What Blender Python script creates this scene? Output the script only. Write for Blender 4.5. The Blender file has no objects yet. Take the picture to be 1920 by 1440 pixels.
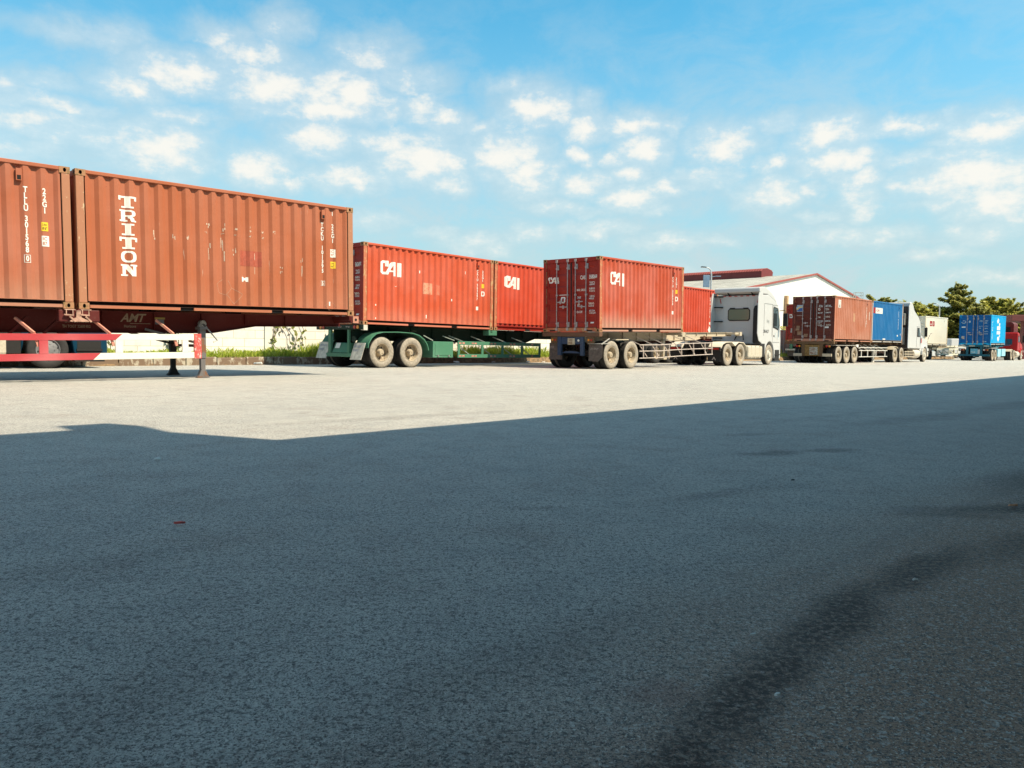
import bpy, bmesh, math, random
from mathutils import Vector, Matrix
R = math.radians
random.seed(7)
sc = bpy.context.scene
COL = sc.collection

# ------------------------------------------------------------------ camera
PITCH, ROLL, CAMH = R(2.9213), R(.8178), .802
cp, sp = math.cos(PITCH), math.sin(PITCH)
FW = Vector((0, cp, -sp)); UP = Vector((0, sp, cp)); RT = Vector((1, 0, 0))
CR = RT*math.cos(ROLL) + UP*math.sin(ROLL); CU = -RT*math.sin(ROLL) + UP*math.cos(ROLL)
cam = bpy.data.cameras.new('camera'); co = bpy.data.objects.new('camera', cam); COL.objects.link(co)
cam.sensor_width = 36; cam.lens = 1435.8/1920*36; cam.clip_end = 3000; cam.clip_start = .05
m = Matrix((CR, CU, -FW)).transposed().to_4x4(); m.translation = (0, 0, CAMH)
co.matrix_world = m
sc.camera = co

# ------------------------------------------------------------------ sun, sky, exposure
SUN_EL, SUN_AZ = R(54), R(-22)          # azimuth measured from +X
S = Vector((math.cos(SUN_AZ)*math.cos(SUN_EL), math.sin(SUN_AZ)*math.cos(SUN_EL), math.sin(SUN_EL)))
sl = bpy.data.lights.new('sun', 'SUN'); so = bpy.data.objects.new('sun', sl); COL.objects.link(so)
sl.energy = 4.0; sl.angle = R(.5); sl.color = (1, .86, .64)
so.rotation_euler = (-S).to_track_quat('-Z', 'Y').to_euler(); so.location = (30, -20, 60)
sc.view_settings.view_transform = 'Standard'; sc.view_settings.look = 'None'
sc.view_settings.exposure = 1.08; sc.view_settings.gamma = 1

def direction(px, py):
    d = FW + CR*((px-960)/1435.8) - CU*((py-720)/1435.8)
    d.normalize(); return math.atan2(d.x, d.y), math.asin(d.z)
CLOUDS = [  # x, y, half width, half height, weight
 (345,140,85,28,1.),(250,160,55,24,.8),(235,75,45,22,.35),(530,55,45,22,.45),(470,105,60,24,.8),(510,165,85,40,1.),(650,175,85,42,1.05),(610,205,95,26,.9),
 (690,110,60,30,.6),(720,205,40,24,.6),(790,205,50,26,.8),(830,225,45,22,.7),(600,262,62,30,.9),(300,280,78,38,1.),(180,262,40,16,.5),(340,218,60,20,.5),
 (480,310,62,30,.9),(540,345,40,14,.6),(650,335,80,24,.8),(740,272,60,26,.8),(790,300,85,42,1.),(850,310,28,28,.9),(840,345,45,18,.6),(950,290,75,38,1.05),(990,330,60,34,1.),
 (1010,205,68,34,1.05),(950,160,36,18,.4),(1090,190,30,20,.4),(1098,240,44,26,1.),(1090,290,36,16,.85),(1095,345,50,22,.8),(1185,238,50,22,.85),(1265,238,28,16,.5),(1205,285,48,28,.9),
 (1180,325,44,16,.7),(1180,368,50,22,.9),(1245,355,40,16,.8),(1230,392,34,12,.4),(1120,428,70,16,.6),(1360,275,62,34,.95),(1450,308,32,16,.8),(1445,360,60,30,.7),
 (1555,255,62,26,.95),(1570,300,66,24,.9),(1610,340,40,20,.85),(1615,385,40,30,.6),(1520,352,26,14,.6),(1530,408,40,12,.5),(1700,236,60,14,.8),(1730,225,26,12,.7),(1850,250,60,22,.9),
 (1890,235,60,20,.7),(1780,268,40,10,.5),(1840,330,110,36,1.05),(1740,345,60,16,.8),(1890,375,80,40,.85),(1770,380,60,14,.5),(1670,440,50,20,.45),(1830,440,60,20,.45),
 (70,190,70,16,.5),(130,205,60,14,.5),(15,160,30,18,.5),(60,275,50,18,.3),(90,155,70,14,.3),(900,455,60,22,.5),(1000,440,60,18,.45),(840,440,60,14,.4),(1250,455,70,16,.5),(700,410,60,16,.4),
 (1100,395,70,12,.35),(1330,455,60,12,.3),(950,520,60,14,.3),(1500,450,60,14,.3),(1770,480,90,14,.3),
 (60,230,120,26,.55),(150,60,90,16,.3),(560,410,90,16,.5),(420,70,60,20,.5),(760,150,60,22,.5),(900,240,50,16,.5),(1330,330,60,18,.5),(1450,230,50,16,.4),(1150,300,30,14,.7),(1040,385,60,14,.5),(1590,440,60,18,.5),(1250,510,70,12,.4),(800,500,70,12,.4),(1850,520,90,14,.4),(1700,300,60,14,.5),
 (2100,300,140,50,.9),(2250,180,120,40,.8),(-150,260,120,40,.8),(-300,150,130,40,.8)]

def build_world():
    w = bpy.data.worlds.new('World'); sc.world = w; w.use_nodes = True
    nt = w.node_tree; nt.nodes.clear(); N = nt.nodes.new; L = nt.links.new
    out = N('ShaderNodeOutputWorld'); bg = N('ShaderNodeBackground'); bg.inputs[1].default_value = .15
    sky = N('ShaderNodeTexSky'); sky.sky_type = 'NISHITA'; sky.sun_disc = False
    sky.sun_elevation = SUN_EL; sky.sun_rotation = R(112); sky.altitude = 0; sky.air_density = 1.0; sky.dust_density = .8; sky.ozone_density = 2.2
    tc = N('ShaderNodeTexCoord'); nrm = N('ShaderNodeVectorMath'); nrm.operation = 'NORMALIZE'; L(tc.outputs['Generated'], nrm.inputs[0])
    sep = N('ShaderNodeSeparateXYZ'); L(nrm.outputs[0], sep.inputs[0])
    def M(op, a, b=None, clamp=False):
        n = N('ShaderNodeMath'); n.operation = op; n.use_clamp = clamp
        for i, s in enumerate((a, b)):
            if s is None: continue
            if isinstance(s, (int, float)): n.inputs[i].default_value = s
            else: L(s, n.inputs[i])
        return n.outputs[0]
    az = M('ARCTAN2', sep.outputs[0], sep.outputs[1]); el = M('ARCSINE', sep.outputs[2])
    cmb = N('ShaderNodeCombineXYZ'); L(az, cmb.inputs[0]); L(el, cmb.inputs[1])
    # warp the outline
    def noise(scale, detail, rough, src, dist=0):
        n = N('ShaderNodeTexNoise'); n.inputs['Scale'].default_value = scale; n.inputs['Detail'].default_value = detail
        n.inputs['Roughness'].default_value = rough; n.inputs['Distortion'].default_value = dist; L(src, n.inputs['Vector']); return n
    n1 = noise(26, 5, .6, cmb.outputs[0])
    sub = N('ShaderNodeVectorMath'); sub.operation = 'SUBTRACT'; L(n1.outputs['Color'], sub.inputs[0]); sub.inputs[1].default_value = (.5, .5, .5)
    scl = N('ShaderNodeVectorMath'); scl.operation = 'MULTIPLY'; L(sub.outputs[0], scl.inputs[0]); scl.inputs[1].default_value = (.055, .034, 0)
    wv = N('ShaderNodeVectorMath'); wv.operation = 'ADD'; L(cmb.outputs[0], wv.inputs[0]); L(scl.outputs[0], wv.inputs[1])
    best = None
    for (px, py, rx, ry, wt) in CLOUDS:
        a, e = direction(px, py); sx = 1/(rx*1.28/1436); sy = 1/(ry*1.32/1436)
        n = N('ShaderNodeVectorMath'); n.operation = 'MULTIPLY_ADD'; L(wv.outputs[0], n.inputs[0])
        n.inputs[1].default_value = (sx, sy, 0); n.inputs[2].default_value = (-a*sx, -e*sy, (1-wt)*1.1)
        ln = N('ShaderNodeVectorMath'); ln.operation = 'LENGTH'; L(n.outputs[0], ln.inputs[0])
        best = ln.outputs['Value'] if best is None else M('MINIMUM', best, ln.outputs['Value'])
    mp = N('ShaderNodeMapping'); mp.inputs['Scale'].default_value = (1, 1.7, 1); L(cmb.outputs[0], mp.inputs[0])
    n2 = noise(34, 6, .62, mp.outputs[0]); n3 = noise(9, 6, .65, mp.outputs[0], .4)
    dens = M('ADD', M('SUBTRACT', 1.05, best), M('MULTIPLY', M('SUBTRACT', n2.outputs[0], .5), 1.5))
    mr = N('ShaderNodeMapRange'); mr.interpolation_type = 'SMOOTHSTEP'; L(dens, mr.inputs[0]); mr.inputs[1].default_value = -.2; mr.inputs[2].default_value = .95
    # thin veil, thicker low down
    veil = N('ShaderNodeMapRange'); veil.interpolation_type = 'SMOOTHSTEP'; L(n3.outputs[0], veil.inputs[0]); veil.inputs[1].default_value = .36; veil.inputs[2].default_value = .68
    low = N('ShaderNodeMapRange'); L(el, low.inputs[0]); low.inputs[1].default_value = .42; low.inputs[2].default_value = .05; low.inputs[3].default_value = .10; low.inputs[4].default_value = .8
    v = M('MULTIPLY', veil.outputs[0], low.outputs[0])
    sf = N('ShaderNodeMapRange'); sf.interpolation_type = 'SMOOTHSTEP'; L(M('ADD', M('SUBTRACT', 2.1, best), M('MULTIPLY', M('SUBTRACT', n3.outputs[0], .5), 2.2)), sf.inputs[0]); sf.inputs[1].default_value = 0; sf.inputs[2].default_value = 1.5
    v = M('MAXIMUM', v, M('MULTIPLY', sf.outputs[0], .5))
    mask = M('MAXIMUM', M('MULTIPLY', mr.outputs[0], .93), v, True)
    # unseen bright overcast added overhead and behind the camera to lift the shaded ground
    hi = N('ShaderNodeMapRange'); hi.interpolation_type = 'SMOOTHSTEP'; L(el, hi.inputs[0]); hi.inputs[1].default_value = .55; hi.inputs[2].default_value = .95
    bk = N('ShaderNodeMapRange'); bk.interpolation_type = 'SMOOTHSTEP'; L(M('ABSOLUTE', az), bk.inputs[0]); bk.inputs[1].default_value = 1.0; bk.inputs[2].default_value = 1.6
    v2 = N('ShaderNodeMapRange'); v2.interpolation_type = 'SMOOTHSTEP'; L(n3.outputs[0], v2.inputs[0]); v2.inputs[1].default_value = .35; v2.inputs[2].default_value = .65
    mask = M('MAXIMUM', mask, M('MULTIPLY', M('MAXIMUM', hi.outputs[0], bk.outputs[0]), M('MULTIPLY', v2.outputs[0], .8)))
    up = M('GREATER_THAN', el, 0.0); mask = M('MULTIPLY', mask, up)
    # sky colour grade
    hz = N('ShaderNodeMapRange'); hz.interpolation_type = 'SMOOTHSTEP'; L(el, hz.inputs[0]); hz.inputs[1].default_value = .46; hz.inputs[2].default_value = .0
    tint = N('ShaderNodeMix'); tint.data_type = 'RGBA'; tint.blend_type = 'MULTIPLY'; tint.inputs[0].default_value = 1
    L(sky.outputs[0], tint.inputs[6]); tint.inputs[7].default_value = SKY_TINT
    hzm = N('ShaderNodeMix'); hzm.data_type = 'RGBA'; L(M('MULTIPLY', hz.outputs[0], .85), hzm.inputs[0]); L(tint.outputs[2], hzm.inputs[6]); hzm.inputs[7].default_value = HAZE_COL
    mx = N('ShaderNodeMix'); mx.data_type = 'RGBA'; L(mask, mx.inputs[0]); L(hzm.outputs[2], mx.inputs[6])
    cc = N('ShaderNodeMix'); cc.data_type = 'RGBA'; L(mr.outputs[0], cc.inputs[0]); cc.inputs[6].default_value = (1.95, 2.28, 2.38, 1); cc.inputs[7].default_value = (3.15, 3.05, 2.8, 1)
    L(cc.outputs[2], mx.inputs[7])
    L(mx.outputs[2], bg.inputs[0]); L(bg.outputs[0], out.inputs[0])
    w.cycles.sampling_method = 'MANUAL'; w.cycles.sample_map_resolution = 512
SKY_TINT = (.235, .70, .68, 1)
HAZE_COL = (1.74, 2.06, 2.12, 1)
build_world()

# ------------------------------------------------------------------ materials
def srgb(r, g, b):
    f = lambda c: (c/255/12.92) if c <= 10 else ((c/255+.055)/1.055)**2.4
    return (f(r), f(g), f(b), 1)
MATS = {}
def new_mat(name):
    mt = bpy.data.materials.new(name); mt.use_nodes = True
    return mt, mt.node_tree, mt.node_tree.nodes['Principled BSDF']
def mnode(nt, op, a, b=None, clamp=False):
    n = nt.nodes.new('ShaderNodeMath'); n.operation = op; n.use_clamp = clamp
    for i, s in enumerate((a, b)):
        if s is None: continue
        if isinstance(s, (int, float)): n.inputs[i].default_value = s
        else: nt.links.new(s, n.inputs[i])
    return n.outputs[0]
def nnoise(nt, src, scale, detail=4, rough=.6, vs=(1, 1, 1), loc=(0, 0, 0)):
    mp = nt.nodes.new('ShaderNodeMapping'); mp.inputs['Scale'].default_value = vs; mp.inputs['Location'].default_value = loc
    nt.links.new(src, mp.inputs[0])
    n = nt.nodes.new('ShaderNodeTexNoise'); n.inputs['Scale'].default_value = scale; n.inputs['Detail'].default_value = detail; n.inputs['Roughness'].default_value = rough
    nt.links.new(mp.outputs[0], n.inputs['Vector']); return n.outputs[0]
def ramp(nt, f, a, b, lo=0., hi=1.):
    n = nt.nodes.new('ShaderNodeMapRange'); n.interpolation_type = 'SMOOTHSTEP'; nt.links.new(f, n.inputs[0])
    n.inputs[1].default_value = a; n.inputs[2].default_value = b; n.inputs[3].default_value = lo; n.inputs[4].default_value = hi; return n.outputs[0]
def mixc(nt, f, a, b):
    n = nt.nodes.new('ShaderNodeMix'); n.data_type = 'RGBA'
    if isinstance(f, (int, float)): n.inputs[0].default_value = f
    else: nt.links.new(f, n.inputs[0])
    for i, s in ((6, a), (7, b)):
        if isinstance(s, tuple): n.inputs[i].default_value = s
        else: nt.links.new(s, n.inputs[i])
    return n.outputs[2]
def coords(nt, kind='Object'):
    return nt.nodes.new('ShaderNodeTexCoord').outputs[kind]
def bump(nt, b, h, strength=.3, dist=.02):
    n = nt.nodes.new('ShaderNodeBump'); n.inputs['Strength'].default_value = strength; n.inputs['Distance'].default_value = dist
    nt.links.new(h, n.inputs['Height']); nt.links.new(n.outputs[0], b.inputs['Normal'])

def paint(name, col, dirt=(.25, .2, .15, 1), rust=.3, dirtamt=.35, rough=.55, fade=.25, scratch=0., seed=0., lowdirt=0.):
    """weathered vehicle or container paint: fading, vertical streaks, rust spots, scuffs"""
    if name in MATS: return MATS[name]
    mt, nt, b = new_mat(name); c = coords(nt)
    big = nnoise(nt, c, .9, 3, .5, loc=(seed, seed*2, 0)); st = nnoise(nt, c, 5, 4, .65, vs=(1, 1, .12), loc=(seed, 0, 3))
    fine = nnoise(nt, c, 22, 5, .7, loc=(0, seed, 0))
    pale = tuple(min(1, x*1.0+.13) for x in col[:3])+(1,)
    dark = tuple(x*.62 for x in col[:3])+(1,)
    k = mixc(nt, ramp(nt, big, .35, .7, 0, fade), col, pale)
    k = mixc(nt, ramp(nt, st, .5, .78, 0, dirtamt*.8), k, dark)
    k = mixc(nt, ramp(nt, fine, .56, .76, 0, dirtamt), k, dirt)
    if lowdirt:
        sep = nt.nodes.new('ShaderNodeSeparateXYZ'); nt.links.new(c, sep.inputs[0])
        f = ramp(nt, mnode(nt, 'ADD', sep.outputs[2], mnode(nt, 'MULTIPLY', st, .7)), 1.15, .35, 0, lowdirt)
        k = mixc(nt, f, k, (.42, .33, .25, 1))
    if rust:
        rn = nnoise(nt, c, 7, 6, .72, vs=(1, 1, .5), loc=(seed*3, 1, seed))
        k = mixc(nt, ramp(nt, rn, .72-rust*.22, .76-rust*.18), k, (.13, .055, .03, 1))
    if scratch:
        s1 = nnoise(nt, c, 26, 3, .6, vs=(1, 1, .045), loc=(seed, 5, seed)); s2 = nnoise(nt, c, 2.2, 2, .5, loc=(9, seed, 0))
        f = mnode(nt, 'MULTIPLY', ramp(nt, s1, .68, .72), ramp(nt, s2, .5, .62))
        k = mixc(nt, mnode(nt, 'MULTIPLY', f, scratch), k, (.66, .55, .46, 1))
    nt.links.new(k, b.inputs['Base Color']); b.inputs['Roughness'].default_value = rough
    b.inputs['Specular IOR Level'].default_value = .18
    h = mnode(nt, 'ADD', mnode(nt, 'MULTIPLY', big, 1.), mnode(nt, 'MULTIPLY', fine, .12)); bump(nt, b, h, .5, .06)
    MATS[name] = mt; return mt
def plain(name, col, rough=.6, metal=0., var=.15, scale=12):
    if name in MATS: return MATS[name]
    mt, nt, b = new_mat(name); c = coords(nt)
    f = nnoise(nt, c, scale, 4, .65)
    k = mixc(nt, ramp(nt, f, .3, .75), col, tuple(x*(1-var*2) for x in col[:3])+(1,))
    nt.links.new(k, b.inputs['Base Color']); b.inputs['Roughness'].default_value = rough; b.inputs['Metallic'].default_value = metal
    MATS[name] = mt; return mt
def worn(name, col, under, amt=.5, scale=9):
    """flaking paint: bare or rusty patches over a base"""
    if name in MATS: return MATS[name]
    mt, nt, b = new_mat(name); c = coords(nt)
    f = nnoise(nt, c, scale, 7, .72, vs=(1, 1, .6)); g = nnoise(nt, c, 2, 3, .5)
    k = mixc(nt, ramp(nt, mnode(nt, 'ADD', f, mnode(nt, 'MULTIPLY', g, .3)), .80-amt*.3, .86-amt*.28), col, under)
    nt.links.new(k, b.inputs['Base Color']); b.inputs['Roughness'].default_value = .7; bump(nt, b, f, .3, .01)
    MATS[name] = mt; return mt

def asphalt():
    mt, nt, b = new_mat('asphalt'); c = coords(nt)
    g1 = nnoise(nt, c, 150, 3, .8); g2 = nnoise(nt, c, 46, 4, .75); g3 = nnoise(nt, c, 3.2, 5, .6); g4 = nnoise(nt, c, .22, 4, .55)
    vor = nt.nodes.new('ShaderNodeTexVoronoi'); vor.inputs['Scale'].default_value = 95; nt.links.new(c, vor.inputs['Vector'])
    sepc = nt.nodes.new('ShaderNodeSeparateColor'); nt.links.new(vor.outputs['Color'], sepc.inputs[0])
    k = mixc(nt, ramp(nt, g4, .3, .7), (.49, .475, .435, 1), (.57, .55, .50, 1))
    k = mixc(nt, ramp(nt, g3, .38, .7, 0, .42), k, (.28, .285, .28, 1)); k = mixc(nt, ramp(nt, nnoise(nt, c, 1.7, 5, .65, loc=(8, 3, 0)), .48, .72, 0, .5), k, (.33, .28, .24, 1)); k = mixc(nt, ramp(nt, nnoise(nt, c, 14, 4, .65, loc=(2, 5, 0)), .45, .68, 0, .3), k, (.2, .2, .19, 1))
    # browner zone at the right of the long tar stain
    bm_ = nt.nodes.new('ShaderNodeMapping'); bm_.vector_type = 'TEXTURE'; bm_.inputs['Location'].default_value = (2.35, 1.95, 0); bm_.inputs['Rotation'].default_value = (0, 0, R(48)); bm_.inputs['Scale'].default_value = (4.8, 1.75, 1); nt.links.new(c, bm_.inputs[0])
    bl = nt.nodes.new('ShaderNodeVectorMath'); bl.operation = 'LENGTH'; nt.links.new(bm_.outputs[0], bl.inputs[0])
    k = mixc(nt, ramp(nt, mnode(nt, 'ADD', bl.outputs['Value'], mnode(nt, 'MULTIPLY', g3, .3)), 1.3, .7, 0, .95), k, (.38, .235, .155, 1))
    k = mixc(nt, ramp(nt, g2, .50, .60, 0, .8), k, (.11, .11, .105, 1))
    k = mixc(nt, ramp(nt, g1, .52, .58, 0, .92), k, (.04, .042, .043, 1))
    k = mixc(nt, ramp(nt, nnoise(nt, c, 120, 2, .8, loc=(4, 7, 1)), .585, .64, 0, .7), k, (.80, .76, .68, 1))
    k = mixc(nt, ramp(nt, sepc.outputs[0], .86, .98, 0, .55), k, (.55, .53, .49, 1))
    k = mixc(nt, ramp(nt, nnoise(nt, c, 75, 2, .6, loc=(6, 1, 4)), .64, .68, 0, .6), k, (.75, .72, .66, 1)); k = mixc(nt, ramp(nt, nnoise(nt, c, 85, 3, .7, loc=(3, 9, 4)), .60, .65, 0, .85), k, (.035, .034, .033, 1))
    # faint lighter seams running along the yard
    rot = nt.nodes.new('ShaderNodeMapping'); rot.inputs['Rotation'].default_value = (0, 0, R(-44)); nt.links.new(c, rot.inputs[0])
    sm = nnoise(nt, rot.outputs[0], 1.1, 4, .6, vs=(.05, 1, 1)); k = mixc(nt, ramp(nt, sm, .58, .68, 0, .22), k, (.46, .44, .39, 1))
    sm2 = nnoise(nt, rot.outputs[0], 2.3, 3, .6, vs=(.04, 1, 1), loc=(3, 8, 0)); k = mixc(nt, ramp(nt, sm2, .6, .7, 0, .22), k, (.20, .195, .185, 1))
    # oil and tar stains, each with a place of its own
    wn = nt.nodes.new('ShaderNodeTexNoise'); wn.inputs['Scale'].default_value = 2.6; wn.inputs['Detail'].default_value = 5; nt.links.new(c, wn.inputs['Vector'])
    sb = nt.nodes.new('ShaderNodeVectorMath'); sb.operation = 'SUBTRACT'; nt.links.new(wn.outputs['Color'], sb.inputs[0]); sb.inputs[1].default_value = (.5, .5, .5)
    sv = nt.nodes.new('ShaderNodeVectorMath'); sv.operation = 'SCALE'; sv.inputs['Scale'].default_value = .22; nt.links.new(sb.outputs[0], sv.inputs[0])
    wc = nt.nodes.new('ShaderNodeVectorMath'); wc.operation = 'ADD'; nt.links.new(c, wc.inputs[0]); nt.links.new(sv.outputs[0], wc.inputs[1])
    tot = None
    for (x, y, rx, ry, ang, wt) in [(2.0, 5.85, .26, .16, 20, .6), (2.56, 6.05, .24, .15, 20, .6), (2.25, 7.1, .3, .12, 20, .35), (2.95, 3.95, .8, .17, 10, .95), (2.2, 3.72, .3, .10, 0, .5),
        (.26, 1.34, .36, .12, 53, 1.), (.60, 1.80, .38, .13, 53, 1.), (1.0, 2.28, .42, .14, 50, 1.), (1.5, 2.75, .46, .14, 42, .9), (2.3, 3.25, .6, .16, 35, .6), (3.7, 5.0, 1.0, .4, 35, .75), (3.3, 4.4, .7, .25, 35, .7), (-.35, 1.3, .5, .3, 10, .35), (-.9, 1.5, .4, .25, 70, .3), (.0, 1.9, .45, .2, 40, .3), (1.2, 4.2, .6, .12, 30, .25), (-1.6, 2.6, .5, .18, 40, .25),
        (5.0, 9.2, 1.6, .35, 40, .3), (-1.2, 8.3, 1.4, .25, 40, .25), (.12, 3.75, .16, .05, 0, .35), (7.5, 11.5, 2, .4, 44, .3)]:
        a = R(ang); m1 = nt.nodes.new('ShaderNodeMapping'); m1.vector_type = 'TEXTURE'
        m1.inputs['Location'].default_value = (x, y, 0); m1.inputs['Rotation'].default_value = (0, 0, a); m1.inputs['Scale'].default_value = (rx*1.5, ry*.95, 1)
        nt.links.new(wc.outputs[0], m1.inputs[0])
        ln = nt.nodes.new('ShaderNodeVectorMath'); ln.operation = 'LENGTH'; nt.links.new(m1.outputs[0], ln.inputs[0])
        f = ramp(nt, ln.outputs['Value'], 1.1, .25, 0, wt); tot = f if tot is None else mnode(nt, 'MAXIMUM', tot, f)
    tot = mnode(nt, 'MULTIPLY', tot, ramp(nt, g2, .36, .56, .35, 1.0))
    k = mixc(nt, mnode(nt, 'MULTIPLY', tot, .92), k, (.022, .015, .011, 1)); k = mixc(nt, mnode(nt, 'MULTIPLY', tot, ramp(nt, nnoise(nt, c, 44, 3, .7, loc=(1, 2, 8)), .60, .66, 0, .8)), k, (.30, .27, .22, 1))
    rr = nt.nodes.new('ShaderNodeMapping'); rr.vector_type = 'TEXTURE'; rr.inputs['Location'].default_value = (.36, 1.76, 0); rr.inputs['Scale'].default_value = (.13, .1, 1); nt.links.new(wc.outputs[0], rr.inputs[0])
    l2 = nt.nodes.new('ShaderNodeVectorMath'); l2.operation = 'LENGTH'; nt.links.new(rr.outputs[0], l2.inputs[0])
    k = mixc(nt, ramp(nt, l2.outputs['Value'], 1, .3, 0, .3), k, (.22, .09, .06, 1))
    nt.links.new(k, b.inputs['Base Color']); b.inputs['Roughness'].default_value = .72; b.inputs['Specular IOR Level'].default_value = .45
    h = mnode(nt, 'ADD', mnode(nt, 'MULTIPLY', g1, .9), mnode(nt, 'ADD', mnode(nt, 'MULTIPLY', g2, .5), mnode(nt, 'MULTIPLY', vor.outputs['Distance'], .5)))
    bump(nt, b, h, .9, .008)
    return mt

def foliage(name, c1, c2, c3):
    mt, nt, b = new_mat(name)
    geo = nt.nodes.new('ShaderNodeNewGeometry'); rnd = geo.outputs['Random Per Island']
    k = mixc(nt, ramp(nt, rnd, .2, .6), c1, c2); k = mixc(nt, ramp(nt, rnd, .75, .98), k, c3)
    nt.links.new(k, b.inputs['Base Color']); b.inputs['Roughness'].default_value = .6
    tr = nt.nodes.new('ShaderNodeBsdfTranslucent'); nt.links.new(k, tr.inputs[0])
    ms = nt.nodes.new('ShaderNodeMixShader'); ms.inputs[0].default_value = .42
    out = nt.nodes['Material Output']; nt.links.new(b.outputs[0], ms.inputs[1]); nt.links.new(tr.outputs[0], ms.inputs[2]); nt.links.new(ms.outputs[0], out.inputs[0])
    return mt

def glass_mat(name, col=(.03, .04, .045, 1), rough=.06):
    mt, nt, b = new_mat(name); b.inputs['Base Color'].default_value = col; b.inputs['Roughness'].default_value = rough; b.inputs['Specular IOR Level'].default_value = .8
    return mt

WHITE = plain('white_lettering', (.78, .76, .70, 1), .6, var=.06)
BLACK = plain('black_rubber', (.012, .011, .011, 1), .8, var=.1)
DARK = plain('dark_steel', (.02, .014, .012, 1), .75, var=.2)
RAIL_SHADE = plain('rail_shade_brown', (.035, .012, .008, 1), .9)  # dark brown that carries the shade under the rail lip
HOLE = plain('dark_opening', (.006, .004, .004, 1), .9)
YEL = plain('yellow_sticker', (.80, .52, .03, 1), .5, var=.05)
ORANGE = plain('orange_lens', (.75, .25, .03, 1), .3)
REDL = plain('red_lens', (.45, .02, .015, 1), .3)
TREAD = plain('tyre_tread', (.030, .027, .025, 1), .85, var=.3)
SIDEW = plain('dusty_tyre_wall', (.36, .31, .25, 1), .85, var=.22, scale=14)
SIDEB = plain('black_tyre_wall', (.03, .028, .028, 1), .8, var=.2)
RIMD = worn('dusty_rim', (.38, .31, .22, 1), (.16, .11, .07, 1), .35, 14)
RIMW = plain('pale_rim', (.6, .57, .5, 1), .5, var=.15)
STEEL = plain('galvanised_steel', (.45, .44, .42, 1), .45, .3, .15)
BARS = plain('locking_bar_steel', (.42, .36, .35, 1), .55, .1, .2)
GLASS = glass_mat('cab_glass')

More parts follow.
